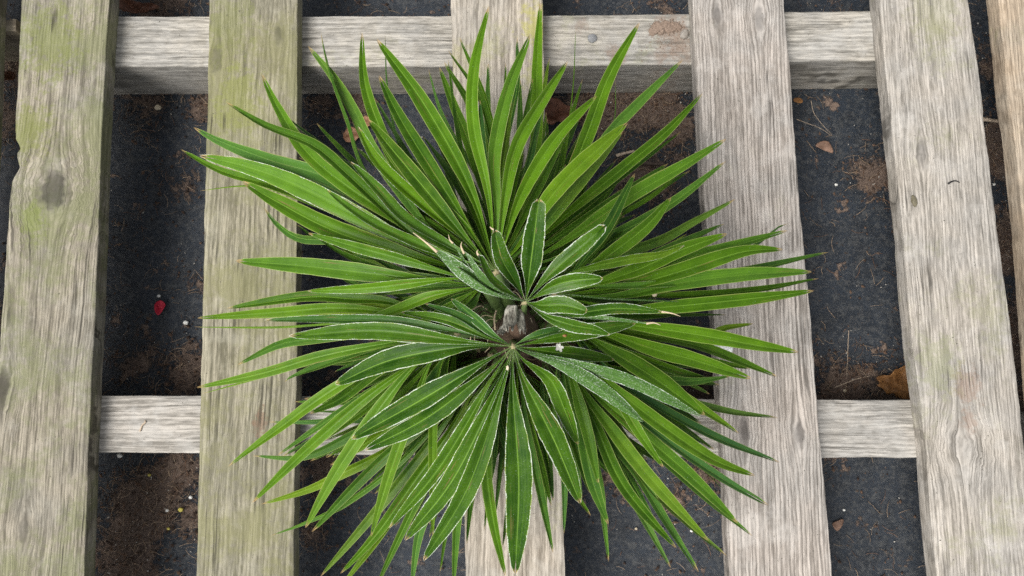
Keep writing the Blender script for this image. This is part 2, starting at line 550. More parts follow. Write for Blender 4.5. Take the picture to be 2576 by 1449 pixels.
def bearer(back, front, parent, mat, seed, x0, x1, z=BEAR_Z, height=0.0865):
    n = 200
    L, Rr = [], []
    bk = [(y, x) for (x, y) in back]
    fr = [(y, x) for (x, y) in front]
    for i in range(n + 1):
        x = x0 + (x1 - x0) * i / n
        L.append(at(x, interp(bk, x), z))
        Rr.append(at(x, interp(fr, x), z))
    return board('bearer', L, Rr, parent, mat, z, height, seed, rnd=0.0010, rough_edge=0.0007)


bearer([(0, 42), (525, 41), (768, 41), (1368, 39), (1735, 35), (1977, 30), (2400, 25)],
       [(0, 168), (525, 167), (1130, 167), (1368, 166), (1735, 162), (1985, 155), (2400, 150)], pallet, WB, 11.0, 75, 2425)
bearer([(0, 995), (505, 996), (2060, 1006), (2400, 1007)],
       [(0, 1138), (505, 1140), (748, 1143), (2065, 1151), (2400, 1152)], pallet, WB2, 12.0, 70, 2440)

pallet2 = empty('wooden_pallet', (0.75, 0.1, 0))
tag(pallet2, 'brownish edge slat of the next wooden pallet at the right frame edge', 'pallet')
slat('slat', S6L, S6R, pallet2, W6, 6.0)
for (b0, b1) in ((80, 205), (1040, 1180)):
    bearer([(2000, b0), (3400, b0)], [(2000, b1), (3400, b1)], pallet2, WB, b0 * 0.1, 2660, 3200)

# the neighbouring pallet on the left: only its beam end shows, its outer slat shades the gap
pallet3 = empty('wooden_pallet', (-0.75, 0.1, 0))
tag(pallet3, 'dark beam end of a neighbouring pallet at the top left corner', 'pallet')
slat('slat', [(x - 268, y) for (x, y) in S6L0], S6L0, pallet3, W1, 7.0)
bearer([(-500, 48), (100, 48)], [(-500, 78), (100, 78)], pallet3, W6X, 13.0, -420, 40)
bearer([(-500, 1040), (100, 1040)], [(-500, 1180), (100, 1180)], pallet3, WB2, 14.0, -420, -60)

# ------------------------------------------------------------------ palm


def leaf_material():
    m = Mat('palm_leaf_blade')
    uv = m.t.nodes.new('ShaderNodeUVMap').outputs[0]
    u, v, _ = m.sep(uv)
    P = m.coord()
    oi = m.t.nodes.new('ShaderNodeObjectInfo')
    sc = m.t.nodes.new('ShaderNodeSeparateColor')
    m.t.links.new(oi.outputs['Color'], sc.inputs[0])
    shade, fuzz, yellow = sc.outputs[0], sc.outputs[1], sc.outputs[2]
    blue = oi.outputs['Alpha']
    rnd = oi.outputs['Random']
    ua = m.math('MULTIPLY', m.math('ABSOLUTE', m.math('SUBTRACT', u, 0.5)), 2.0)
    PR = m.vec('ADD', P, m.comb(m.math('MULTIPLY', rnd, 7.0), 0.0, 0.0))
    UVS = m.comb(m.math('ADD', m.math('MULTIPLY', u, 26.0), m.math('MULTIPLY', rnd, 50.0)), m.math('MULTIPLY', v, 3.0), rnd)
    vein = m.noise(UVS, 1.0, 2, 0.6)
    blotch = m.noise(PR, 60, 2, 0.6)
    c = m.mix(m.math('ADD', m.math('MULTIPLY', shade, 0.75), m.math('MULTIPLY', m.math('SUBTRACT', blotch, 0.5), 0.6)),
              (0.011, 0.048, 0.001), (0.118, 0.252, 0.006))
    c = m.mix(m.math('MULTIPLY', m.step(vein, 0.35, 0.7), 0.34), c, m.mix(0.5, c, (0.13, 0.26, 0.025)))
    c = m.mix(m.math('MULTIPLY', m.step(vein, 0.5, 0.25), 0.5), c, (0.009, 0.040, 0.001))
    c = m.mix(m.math('MULTIPLY', blue, 0.6), c, (0.045, 0.135, 0.050))
    ylm = m.math('MULTIPLY', yellow, m.step(m.math('ADD', v, m.math('MULTIPLY', m.math('SUBTRACT', blotch, 0.5), 0.9)), 0.15, 0.85))
    c = m.mix(m.math('MULTIPLY', ylm, 0.8), c, (0.20, 0.275, 0.02))
    # pale base where the segments fuse
    c = m.mix(m.step(v, 0.10, 0.0, 0.0, 0.75), c, (0.20, 0.27, 0.10))
    # midrib
    mr = m.math('MULTIPLY', m.step(ua, 0.075, 0.02), m.step(m.noise(UVS, 0.7, 2), 0.30, 0.55, 0.35, 1.0))
    c = m.mix(m.math('MULTIPLY', mr, m.math('ADD', 0.25, m.math('MULTIPLY', rnd, 0.55))), c, (0.20, 0.36, 0.05))
    # thin pale margin
    mg = m.step(ua, 0.90, 0.96)
    c = m.mix(m.math('MULTIPLY', mg, 0.7), c, (0.30, 0.37, 0.10))
    # brown scars along the rib
    scar = m.noise(m.comb(m.math('MULTIPLY', u, 9.0), m.math('MULTIPLY', v, 2.2), m.math('MULTIPLY', rnd, 90.0)), 1.6, 2, 0.6)
    c = m.mix(m.math('MULTIPLY', m.step(scar, 0.675, 0.71), 0.75), c, (0.20, 0.12, 0.05))
    # tan dry tip
    c = m.mix(m.step(m.math('ADD', v, m.math('MULTIPLY', m.math('SUBTRACT', blotch, 0.5), 0.04)), 0.965, 0.992), c, (0.36, 0.25, 0.11))
    under = m.mix(m.step(vein, 0.3, 0.7), (0.028, 0.085, 0.009), (0.075, 0.172, 0.024))
    geo = m.t.nodes.new('ShaderNodeNewGeometry')
    c = m.mix(geo.outputs['Backfacing'], c, under)
    # white felt: dotted margin and scattered flecks
    dots = m.noise(PR, 900, 2, 0.6)
    edge_in = m.math('SUBTRACT', 1.0, m.math('MULTIPLY', fuzz, 0.065))
    dots2 = m.noise(PR, 90, 1)
    em = m.math('GREATER_THAN', m.math('ADD', m.math('ADD', ua, m.math('MULTIPLY', m.math('SUBTRACT', dots2, 0.55), 0.22)), m.math('MULTIPLY', m.math('SUBTRACT', dots, 0.5), 0.30)), edge_in)
    em = m.math('MULTIPLY', em, m.step(fuzz, 0.25, 0.6))
    flz = m.math('MULTIPLY', m.step(dots, 0.54, 0.62), m.step(blotch, 0.30, 0.6, 0.25, 1.0))
    fl = m.math('MULTIPLY', flz, m.math('MULTIPLY', fuzz, m.math('ADD', 0.05, m.math('MULTIPLY', geo.outputs['Backfacing'], 0.42))))
    film = m.math('MULTIPLY', m.math('MULTIPLY', fuzz, geo.outputs['Backfacing']), 0.03)
    felt = m.math('MAXIMUM', m.math('MULTIPLY', em, 0.85), m.math('MAXIMUM', fl, film))
    c = m.mix(felt, c, (0.56, 0.61, 0.54))
    # sparse white dust everywhere
    dust = m.noise(PR, 1100, 1, 0.5)
    c = m.mix(m.math('MULTIPLY', m.step(dust, 0.74, 0.80), 0.5), c, (0.5, 0.58, 0.5))
    h = vein
    nb = m.bump(h, 0.35, 0.0005)
    pr = m.principled(c, m.math('ADD', 0.30, m.math('MULTIPLY', felt, 0.4)), nb, 0.13)
    tr = m.n('BsdfTranslucent', None, Color=m.mix(0.5, c, (0.16, 0.34, 0.03)))
    mx = m.n('MixShader', None, Fac=0.08)
    m.t.links.new(pr.outputs[0], mx.inputs[1])
    m.t.links.new(tr.outputs[0], mx.inputs[2])
    return m.done(mx.outputs[0])


LEAF = leaf_material()
PETIOLE = plain('palm_petiole', (0.10, 0.16, 0.045), 0.5, 0.35, 220, 0.2)
HUB = plain('palm_leaf_hub', (0.30, 0.26, 0.14), 0.8, 0.5, 700, 0.8)
FIBRE = plain('palm_trunk_fibre', (0.075, 0.045, 0.028), 0.9, 0.7, 420, 1.0)
POTM = plain('black_pot_plastic', (0.02, 0.02, 0.022), 0.45, 0.15, 80, 0.1)
SOILM = plain('potting_soil', (0.075, 0.046, 0.03), 0.95, 0.7, 500, 1.0)


def boot_material():
    m = Mat('dry_leaf_boot')
    Pq = m.coord()
    n = m.noise(m.vec('MULTIPLY', Pq, (1.0, 0.2, 0.6)), 480, 3, 0.6)
    n2 = m.noise(Pq, 170, 3, 0.6)
    c = m.mix(m.step(n, 0.32, 0.68), (0.075, 0.068, 0.054), (0.34, 0.325, 0.27))
    c = m.mix(m.math('MULTIPLY', m.step(n2, 0.5, 0.65), 0.5), c, (0.42, 0.405, 0.35))
    return m.done(m.principled(c, 0.85, m.bump(n, 0.8, 0.0012), 0.2).outputs[0])


STUB = boot_material()
TAN = plain('dry_leaf_tip', (0.52, 0.42, 0.28), 0.8, 0.25, 400, 0.3)

lrng = random.Random(21)
NS = 26                                     # stations along a leaflet
US = (-1.0, -0.9, -0.62, -0.3, 0.0, 0.3, 0.62, 0.9, 1.0)


def catmull(pts, t):
    n = len(pts) - 1
    f = min(n - 1e-6, max(0.0, t * n))
    i = int(f)
    t = f - i
    p1, p2 = pts[i], pts[i + 1]
    p0 = pts[i - 1] if i > 0 else p1 * 2 - p2
    p3 = pts[i + 2] if i + 2 <= n else p2 * 2 - p1
    return 0.5 * ((2 * p1) + (p2 - p0) * t + (2 * p0 - 5 * p1 + 4 * p2 - p3) * t * t + (3 * p1 - p0 - 3 * p2 + p3) * t ** 3)


def leaflet(parent, hub, pts, w_px, ztip, fz=0.15, tw=None, fold=None, arch=0.012, yl=0.0, bl=None, sh=None, blunt=0.2, notch=None, tw1=None, start=0.0, pk=0.5):
    """One folded segment: hub and pts are photo points, heights run from the hub's to ztip (above the slats)."""
    r = lrng
    P2 = [Vector((hub[0], hub[1], 0))] + [Vector((a, b, 0)) for a, b in pts]
    # arc-length table
    dense = [catmull(P2, i / 120) for i in range(121)]
    acc = [0.0]
    for a, b in zip(dense, dense[1:]):
        acc.append(acc[-1] + (b - a).length)
    tot = acc[-1]

    def pos(s):
        L = s * tot
        lo = 0
        while lo < 119 and acc[lo + 1] < L:
            lo += 1
        f = (L - acc[lo]) / max(1e-9, acc[lo + 1] - acc[lo])
        q = dense[lo].lerp(dense[lo + 1], f)
        z = SLAT_Z + hub[2] + (ztip - hub[2]) * s + arch * 4 * s * (1 - s)
        return at(q.x, q.y, z)

    S = [start + (1 - start) * (i / NS) for i in range(NS + 1)]
    C = [pos(s) for s in S]
    tw = r.uniform(-16, 16) if tw is None else tw
    tw1 = tw + r.uniform(-10, 10) if tw1 is None else tw1
    fold = r.uniform(26, 42) if fold is None else fold
    notch = r.uniform(0.03, 0.09) if notch is None else notch
    ph1, ph2, ph3 = r.uniform(0, 50), r.uniform(0, 50), r.uniform(0, 50)
    jag = 0.02 + 0.03 * fz
    verts, uvs = [], []
    for k in range(NS + 1):
        s = S[k]
        for u in US:
            sv = s
            if s > 0.80:                       # bifid tip: the middle stays back
                sv = s - notch * (1 - abs(u)) * (s - 0.80) / 0.20
            j = min(NS - 1, int((sv - start) / (1 - start) * NS))
            f = (sv - S[j]) / (S[j + 1] - S[j])
            c = C[j].lerp(C[j + 1], f)
            T = (C[min(NS, j + 1)] - C[max(0, j - 1)]).normalized()
            N = Vector((0, 0, 1))
            N = (N - T * N.dot(T)).normalized()
            Sd = T.cross(N)
            a = R(tw + (tw1 - tw) * sv) + 0.10 * math.sin(sv * 7 + ph1)
            Sd, N = Sd * math.cos(a) + N * math.sin(a), N * math.cos(a) - Sd * math.sin(a)
            prof = 0.11 + 0.89 * smooth(-0.02, pk + 0.04, sv)
            if sv > pk + 0.05:
                q = (sv - pk - 0.05) / (0.95 - pk)
                prof *= max(blunt * 0.55 if q < 1 else 0, 1 - (1 - blunt) * q ** 2.3)
            if s > 0.965:
                prof *= 1 - 0.75 * (s - 0.965) / 0.035
            W = w_px * depth(c) / FPX * prof * 0.98
            fo = R(fold + (66 - fold) * (1 - smooth(0.0, 0.5, sv)) + 9 * smooth(0.75, 1, sv))
            ua = abs(u)
            edge = 1.0
            if ua > 0.85:
                edge = 1 + jag * math.sin(sv * 95 + ph2 + (3 if u > 0 else 0)) * 0.6 + 0.02 * math.sin(sv * 23 + ph3)
            lat = u * W * 0.5 * math.cos(fo) / math.cos(R(fold)) * edge
            # each half bows a little
            hgt = ua * W * 0.5 * math.sin(fo) + W * 0.05 * math.sin(ua * math.pi) + W * 0.03 * math.sin(sv * 9 + ph3) * u
            p = c + Sd * lat + N * hgt
            verts.append(p)
            uvs.append(((u + 1) / 2, sv))
    n = len(US)
    faces = []
    for k in range(NS):
        for i in range(n - 1):
            a = k * n + i
            faces.append((a, a + 1, a + n + 1, a + n))
    org = C[0].copy()
    verts = [v - org for v in verts]
    me = mesh('leaflet', verts, faces)
    uvl = me.uv_layers.new(name='UVMap')
    for lp in me.loops:
        uvl.data[lp.index].uv = uvs[lp.vertex_index]
    o = link('leaflet', me, parent, LEAF)
    o.location = org - parent_origin(parent)
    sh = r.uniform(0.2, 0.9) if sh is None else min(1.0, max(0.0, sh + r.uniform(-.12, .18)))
    if yl == 0.0 and r.random() < .12:
        yl = r.uniform(.1, .4)
    bl = max(0.0, r.uniform(-0.5, 0.25)) if bl is None else bl
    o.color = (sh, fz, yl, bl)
    return o


ORIG = {}


def parent_origin(o):
    return ORIG[o.name]


def tube(path, radii, sides=8, flat=1.0):
    verts, faces = [], []
    for k, p in enumerate(path):
        T = (path[min(len(path) - 1, k + 1)] - path[max(0, k - 1)]).normalized()
        ref = Vector((0, 0, 1)) if abs(T.z) < 0.9 else Vector((1, 0, 0))
        A = T.cross(ref).normalized()
        B = A.cross(T)
        for i in range(sides):
            a = 2 * math.pi * i / sides
            verts.append(p + (A * math.cos(a) + B * math.sin(a) * flat) * radii[k])
    for k in range(len(path) - 1):
        for i in range(sides):
            a = k * sides + i
            b = k * sides + (i + 1) % sides
            faces.append((a, b, b + sides, a + sides))
    faces.append(tuple(range(sides - 1, -1, -1)))
    faces.append(tuple((len(path) - 1) * sides + i for i in range(sides)))
    return verts, faces


# plant axis: a near-vertical stem in the pot
AX = at(1296, 862, SLAT_Z + 0.02)
AX.z = SLAT_Z
palm = empty('potted_palm', AX)
tag(palm, 'small fan palm with many narrow green white-edged leaflets, on the slatted pallet', 'palm')


def revolve(prof, n=28, wob=0.0, seed=0.0):
    verts, faces = [], []
    for k, (rr, z) in enumerate(prof):
        for i in range(n):
            a = 2 * math.pi * i / n
            q = rr * (1 + wob * mnoise.noise(Vector((math.cos(a) * 3 + seed, math.sin(a) * 3, z * 60))))
            verts.append(Vector((q * math.cos(a), q * math.sin(a), z)))
    for k in range(len(prof) - 1):
        for i in range(n):
            a, b = k * n + i, k * n + (i + 1) % n
            faces.append((a, b, b + n, a + n))
    return verts, faces


v, f = revolve([(0.0, 0.0005), (0.046, 0.0005), (0.047, 0.003), (0.060, 0.112), (0.064, 0.112), (0.064, 0.122), (0.060, 0.122), (0.058, 0.105), (0.0, 0.103)], 36)
link('pot', mesh('pot', v, f), palm, POTM)
v, f = revolve([(0.0, 0.112), (0.02, 0.113), (0.04, 0.112), (0.0582, 0.1085)], 40, 0.03, 2)
for q in v:
    q.z += 0.003 * mnoise.noise(q * 150)
link('soil', mesh('soil', v, f), palm, SOILM)
v, f = revolve([(0.024, 0.108), (0.025, 0.13), (0.023, 0.15), (0.021, 0.17), (0.018, 0.19), (0.014, 0.215), (0.011, 0.245), (0.008, 0.262), (0.0, 0.266)], 30, 0.22, 5)
link('stem', mesh('stem', v, f), palm, FIBRE)


def make_leaf(hub, from_dir=None, base_z=0.15, rad=0.0045, label=None):
    """petiole with its pale hub; the leaflets become its children"""
    h = at(hub[0], hub[1], SLAT_Z + hub[2])
    d = (h - AX)
    d.z = 0
    if d.length < 1e-4:
        d = Vector((0, 1, 0))
    base = AX + d.normalized() * 0.012 + Vector((0, 0, base_z))
    hh = h + Vector((0, 0, -0.003))
    mid = (base + hh) * 0.5 + Vector((0, 0, 0.25 * (hh.z - base.z))) - d * 0.12
    path = []
    for i in range(15):
        t = i / 14
        path.append(base * (1 - t) ** 2 + mid * 2 * t * (1 - t) + hh * t * t)
    radii = [rad * (1.5 - 0.7 * i / 14) for i in range(15)]
    verts, faces = tube([p - h for p in path], radii, 8, 0.7)
    me = mesh('palm_leaf', verts, faces)
    o = link('palm_leaf', me, palm, PETIOLE)
    o.location = h - AX
    ORIG[o.name] = h
    # pale hastula
    hv, hf = revolve([(0.0, -0.004), (rad * .8, -0.003), (rad * .62, -0.0005), (rad * 0.35, 0.0012), (0.0, 0.0015)], 14, 0.8, hub[0])
    hs = link('leaf_hub', mesh('leaf_hub', hv, hf), o, HUB)
    if label:
        o['label'] = label
    return o


def P(s):
    return [tuple(float(q) for q in a.split(',')) for a in s.split()]


LEAVES = {}
comp = random.Random(77)
TIPS = []


def grow(name, hub, items, fz, base_z, label=None, rad=0.0045, **dflt):
    slim = 1.0 if name in ('front', 'young') else 0.83
    o = make_leaf(hub, None, base_z, rad, label)
    LEAVES[name] = o
    for it in items:
        w, zt, s = it[:3]
        kw = dict(dflt)
        if len(it) > 3:
            kw.update(it[3])
        k = dict(fz=fz)
        k.update(kw)
        pts = P(s)
        TIPS.append(pts[-1])
        leaflet(o, hub, pts, w * (slim if w > 26 else 1.0), zt, **k)
    if name in ('front', 'young'):
        return o
    # slimmer segments between the long ones, greens darkened to paint in shade
    fan = sorted((math.atan2(P(it[2])[-1][1] - hub[1], P(it[2])[-1][0] - hub[0]), it) for it in items if it[0] > 15)
    for (a0, i0), (a1, i1) in zip(fan, fan[1:]):
        if not 0.045 < a1 - a0 < 0.55:
            continue
        nn = 1 if a1 - a0 < 0.11 else (2 if a1 - a0 < 0.22 else 3)
        for q in range(nn):
            f = (q + 1) / (nn + 1) + comp.uniform(-.12, .12)
            p0, p1 = P(i0[2])[-1], P(i1[2])[-1]
            r0, r1 = math.hypot(p0[0] - hub[0], p0[1] - hub[1]), math.hypot(p1[0] - hub[0], p1[1] - hub[1])
            rr = (min(r0, r1) * .6 + .4 * (r0 + (r1 - r0) * f)) * comp.uniform(.62, .9)
            aa = a0 + (a1 - a0) * f
            tip = (hub[0] + rr * math.cos(aa), hub[1] + rr * math.sin(aa))
            b_ = comp.uniform(-16, 16)
            mid = (hub[0] + rr * .55 * math.cos(aa) - b_ * math.sin(aa), hub[1] + rr * .55 * math.sin(aa) + b_ * math.cos(aa))
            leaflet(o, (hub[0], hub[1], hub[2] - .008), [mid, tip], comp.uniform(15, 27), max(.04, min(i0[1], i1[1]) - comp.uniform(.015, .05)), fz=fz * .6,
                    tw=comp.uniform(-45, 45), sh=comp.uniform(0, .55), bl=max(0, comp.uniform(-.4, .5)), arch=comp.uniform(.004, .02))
    return o


# young upright leaf at the top (felted margins, blunt tips)
grow('young', (1322, 760, .300), [
    (56, .345, '1338,640 1356,500', dict(tw=0, blunt=.55, fold=21, notch=.05, pk=.42)),
    (44, .345, '1290,700 1262,650 1244,578', dict(tw=-12, blunt=.5, fold=24, notch=.06, pk=.5)),
    (42, .330, '1395,680 1524,568', dict(tw=14, blunt=.55, fold=23, notch=.12, pk=.5)),
    (44, .320, '1385,722 1440,706 1517,700', dict(tw=-20, blunt=.25, fold=24)),
    (46, .318, '1362,768 1420,768 1477,783', dict(tw=-6, blunt=.4, fold=25, pk=.4)),
    (30, .300, '1420,788 1550,776 1665,784', dict(tw=-8, fold=27)),
    (20, .295, '1390,792 1500,802 1628,815', dict(tw=120, fold=30, bl=.6)),
    (34, .300, '1375,795 1440,818 1495,828 1535,842', dict(tw=-22, fold=28)),
    (27, .335, '1275,735 1232,700 1205,641', dict(tw=-38, fold=30, blunt=.5)),
    (24, .325, '1262,738 1210,700 1170,636', dict(tw=-130, fold=30, blunt=.4)),
    (40, .320, '1250,742 1177,697 1096,631', dict(tw=-150, fold=24, blunt=.3)),
    (20, .315, '1240,735 1185,690 1139,611', dict(tw=-120, fold=25)),
    (30, .318, '1262,742 1220,722 1150,672', dict(tw=-60, fold=30)),
], 1.0, .195, 'small young leaf with thick white felted margins', rad=.003, arch=.004, sh=.14, bl=0.0, yl=.001)

# big front leaf spreading towards the viewer
grow('front', (1290, 872, .262), [
    (60, .215, '1159,874 983,906 843,967', dict(tw=-10, fold=21)),
    (46, .225, '1159,857 948,833 726,845', dict(tw=4, fold=27)),
    (30, .215, '1160,838 1000,812 859,806 664,806', dict(tw=-30, fold=30, bl=.5)),
    (58, .190, '1212,915 1053,1010 884,1104', dict(tw=-8, fold=20)),
    (50, .175, '1225,935 1075,1050 917,1132', dict(tw=10, fold=23)),
    (38, .160, '1235,960 1110,1170 979,1329', dict(tw=-12)),
    (54, .175, '1247,985 1142,1202 1018,1359', dict(tw=-6, fold=21)),
    (52, .180, '1260,985 1175,1230 1065,1411', dict(tw=8, fold=23)),
    (70, .200, '1290,985 1305,1215 1296,1445', dict(tw=0, fold=19, sh=.12)),
    (60, .215, '1318,955 1395,1110 1460,1266', dict(tw=-4, fold=20, sh=.16)),
    (44, .225, '1320,905 1385,955 1420,1030 1455,1118', dict(tw=-22, fold=26)),
    (38, .235, '1330,890 1425,925 1514,980 1618,1062', dict(tw=165, fold=19, fz=.8, bl=.4)),
    (36, .225, '1330,885 1461,922 1600,968 1764,1049', dict(tw=155, fold=21, fz=.8, bl=.4)),
    (36, .215, '1370,883 1450,892 1545,905', dict(tw=6, fold=27)),
    (40, .235, '1350,858 1450,838 1600,812', dict(tw=-14, fold=24)),
    (26, .255, '1330,852 1390,835 1440,826', dict(tw=30, fold=30, bl=.5)),
    (26, .245, '1240,840 1190,795 1135,752', dict(tw=20, fold=30, bl=.5)),
    (24, .240, '1230,845 1160,800 1070,765', dict(tw=-30, fold=35, bl=.3)),
    (26, .235, '1225,850 1130,808 1010,785', dict(tw=-10, fold=35)),
], 0.75, .165, 'broad front leaf with white dotted margins', sh=.17, bl=0.0, yl=.001)

# back leaf fanning up the picture
BACK = (1248, 684, .235)
grow('back', BACK, [
    (52, .215, '1185,480 1071,268 948,99', dict(tw=8)),
    (48, .205, '1165,550 1018,317 953,190', dict(tw=10)),
    (40, .245, '1230,494 1192,317 1194,176 1231,14', dict(tw=12, fold=27, sh=.75)),
    (44, .230, '1248,520 1243,388 1277,229 1334,86', dict(tw=-22, fold=24, fz=.35, sh=.8)),
    (46, .225, '1270,494 1297,370 1355,265 1428,153', dict(tw=-22, fold=24, fz=.35, sh=.8)),
    (44, .220, '1290,540 1337,441 1408,335 1501,240', dict(tw=-20, fold=26, fz=.3)),
    (56, .225, '1320,600 1383,500 1461,415 1579,309', dict(tw=4, fold=21, yl=.25, sh=.8)),
    (40, .200, '1340,600 1440,480 1567,328', dict(tw=-6, bl=.4)),
    (44, .205, '1165,600 1036,494 948,406 900,318', dict(tw=-20, fz=.6)),
    (40, .205, '1180,580 1080,490 1000,406 944,328', dict(tw=12)),
    (46, .210, '1130,620 1018,552 948,476 881,407', dict(tw=-30, fold=27, fz=.7, sh=.6)),
    (52, .212, '1180,610 1090,500 990,380 925,300', dict(tw=6, yl=.1)),
    (40, .215, '1110,640 960,575 877,522 822,478', dict(tw=-30, fold=27, fz=.7, sh=.7)),
], 0.2, .180, 'tall back leaf with arching bright leaflets')

# leaf pointing left
grow('left', (1216, 718, .240), [
    (56, .185, '1018,698 771,670 592,656', dict(tw=4, fold=19, sh=.45)),
    (34, .215, '1159,700 948,722 773,732', dict(tw=14, fold=26, fz=.6, sh=.7)),
    (36, .200, '1090,745 1000,780 907,811', dict(tw=-8, sh=.7)),
    (20, .205, '1130,770 1032,828', dict(tw=8, sh=.7)),
    (16, .210, '1150,780 1092,834', dict(tw=20, sh=.7)),
    (36, .210, '1130,686 1000,648 900,622 775,586', dict(tw=30, fold=28, fz=.55)),
    (30, .195, '1100,700 980,690 860,640 800,600', dict(tw=-25, fz=.4)),
], 0.35, .175)

# upper left leaf, lower than the back one
grow('upper_left', (1212, 692, .205), [
    (46, .165, '1060,590 877,470 771,381 701,272 658,185', dict(tw=6, bl=.1)),
    (40, .180, '1050,600 877,441 789,367 665,317 567,257', dict(tw=-24, bl=.1)),
    (50, .150, '1040,580 842,455 683,404 560,358 487,320', dict(tw=16, bl=.7, sh=.7)),
    (34, .145, '900,540 700,470 560,432 454,376', dict(tw=-10, sh=.6)),
    (64, .165, '1089,638 771,478 630,422 501,391', dict(tw=14, fold=10, fz=.55, sh=.85)),
    (66, .180, '1020,640 842,582 701,510 610,456', dict(tw=-8, fold=19, sh=.55)),
    (9, .130, '700,480 609,467 501,480', dict(tw=70)),
    (42, .155, '1080,575 948,388 895,282 842,197 775,116', dict(tw=20, bl=.6, sh=.6)),
    (22, .160, '1080,590 930,441 877,300 831,176 808,83', dict(tw=60, fold=35, sh=.2)),
    (40, .175, '1150,600 1036,476 962,335 919,212 911,81', dict(tw=18, sh=.55)),
    (20, .120, '1020,530 859,374 796,309', dict(tw=35, sh=.3)),
    (20, .110, '1000,540 859,440 752,396', dict(tw=30, sh=.25)),
    (18, .110, '980,560 850,470 748,404', dict(tw=-30, sh=.3)),
    (26, .130, '900,610 760,600 700,565 665,522', dict(tw=28, bl=.5, sh=.5)),
    (30, .140, '950,640 850,620 790,600 745,565', dict(tw=-40, sh=.2)),
    (14, .120, '1030,420 980,240 969,83', dict(tw=60, bl=.5)),
], 0.2, .165)

# leaf behind, low, upper middle and upper right
grow('rear_low', (1265, 690, .165), [
    (38, .170, '1330,500 1350,353 1351,176 1360,4', dict(tw=10, sh=.7)),
    (30, .130, '1285,500 1270,390 1302,212 1302,93', dict(tw=30, sh=.1)),
    (36, .160, '1230,520 1184,370 1142,265 1105,169', dict(tw=8, sh=.6)),
    (24, .140, '1250,500 1200,300 1117,155', dict(tw=25, sh=.3)),
    (18, .130, '1255,480 1215,270 1127,127', dict(tw=-30, sh=.2)),
    (20, .130, '1265,450 1225,260 1156,93', dict(tw=30, sh=.4)),
    (15, .110, '1220,480 1120,300 1078,173', dict(tw=40, bl=.7)),
    (13, .100, '1210,500 1130,360 1076,243', dict(tw=40, bl=.5, sh=.2)),
    (20, .130, '1340,450 1362,280 1383,145', dict(tw=20, sh=.4)),
    (7, .120, '1400,480 1440,247 1449,69', dict(tw=60, sh=.4)),
    (18, .110, '1390,480 1435,310 1466,199', dict(tw=30, sh=.35)),
    (7, .110, '1480,440 1543,317 1549,201', dict(tw=50, sh=.4)),
    (46, .165, '1345,580 1425,458 1478,335 1531,194 1609,56', dict(tw=-4, fold=27, sh=.6)),
    (36, .150, '1370,560 1531,340 1602,264 1718,150', dict(tw=-10, bl=.5, sh=.7)),
    (36, .145, '1400,560 1567,423 1672,335 1768,234', dict(tw=-12, sh=.5)),
    (44, .160, '1400,620 1584,496 1725,414 1828,349', dict(tw=8, fold=27, sh=.6)),
    (34, .140, '1430,640 1590,570 1708,499 1826,406', dict(tw=14, bl=.4, sh=.5)),
    (32, .140, '1450,660 1637,613 1743,557 1850,500', dict(tw=-20, bl=.5, sh=.4)),
    (14, .120, '1600,520 1700,440 1742,392', dict(tw=20, sh=.5)),
    (34, .120, '1340,560 1420,440 1500,270', dict(tw=40, sh=.15)),
    (26, .120, '1300,480 1330,420 1340,340', dict(tw=20, sh=.1)),
    (22, .100, '1400,640 1470,600 1600,540', dict(tw=20, sh=.1)),
    (30, .115, '1400,600 1500,520 1560,440 1570,400', dict(tw=20, sh=.15)),
    (26, .110, '1370,640 1430,540 1455,440', dict(tw=10, sh=.1)),
    (26, .110, '1200,560 1150,450 1085,330', dict(tw=-20, sh=.1)),
], 0.12, .15)

# leaf pointing right
grow('right', (1395, 745, .205), [
    (36, .150, '1560,730 1700,660 1866,613 1983,580', dict(tw=14, bl=.2)),
    (52, .165, '1567,722 1708,684 1866,634 1970,628', dict(tw=8, fold=21, sh=.55)),
    (24, .135, '1600,735 1750,705 1919,673 2085,635', dict(tw=30, fold=30, bl=.3, sh=.2)),
    (50, .160, '1560,745 1708,712 1884,690 2043,684', dict(tw=6, fold=21, sh=.55)),
    (20, .130, '1700,745 1900,730 2060,701', dict(tw=25, sh=.2)),
    (44, .150, '1550,775 1637,775 1884,752 2048,731', dict(tw=-10, fold=21, sh=.6)),
    (48, .180, '1480,720 1600,680 1708,631 1829,588', dict(tw=6, fold=21, sh=.6)),
    (26, .150, '1550,690 1700,620 1822,564', dict(tw=30, sh=.2)),
    (16, .150, '1600,690 1700,640 1790,622', dict(tw=20, sh=.5)),
    (26, .205, '1425,690 1567,655 1660,640 1722,617', dict(tw=-24, fz=.5, yl=.3, sh=.7)),
    (22, .185, '1480,724 1567,722 1764,711', dict(tw=25, fold=30, fz=.4, bl=.4)),
    (46, .190, '1440,715 1496,669 1620,574 1688,497', dict(tw=-10, sh=.5)),
    (34, .180, '1425,710 1470,650 1531,567 1597,437', dict(tw=14, sh=.2)),
    (13, .150, '1560,700 1650,640 1729,588', dict(tw=20, yl=.7)),
    (18, .195, '1425,742 1531,754 1708,760', dict(tw=80, fold=30, fz=.8, bl=.5)),
    (14, .120, '1650,790 1828,793', dict(tw=30, sh=.2)),
    (30, .130, '1500,780 1620,790 1760,780', dict(tw=-15, sh=.2)),
    (30, .140, '1480,700 1560,690 1650,650', dict(tw=-15, sh=.25)),
    (18, .120, '1700,690 1880,630 1960,572 1985,562', dict(tw=50, bl=.6)),
], 0.15, .16)

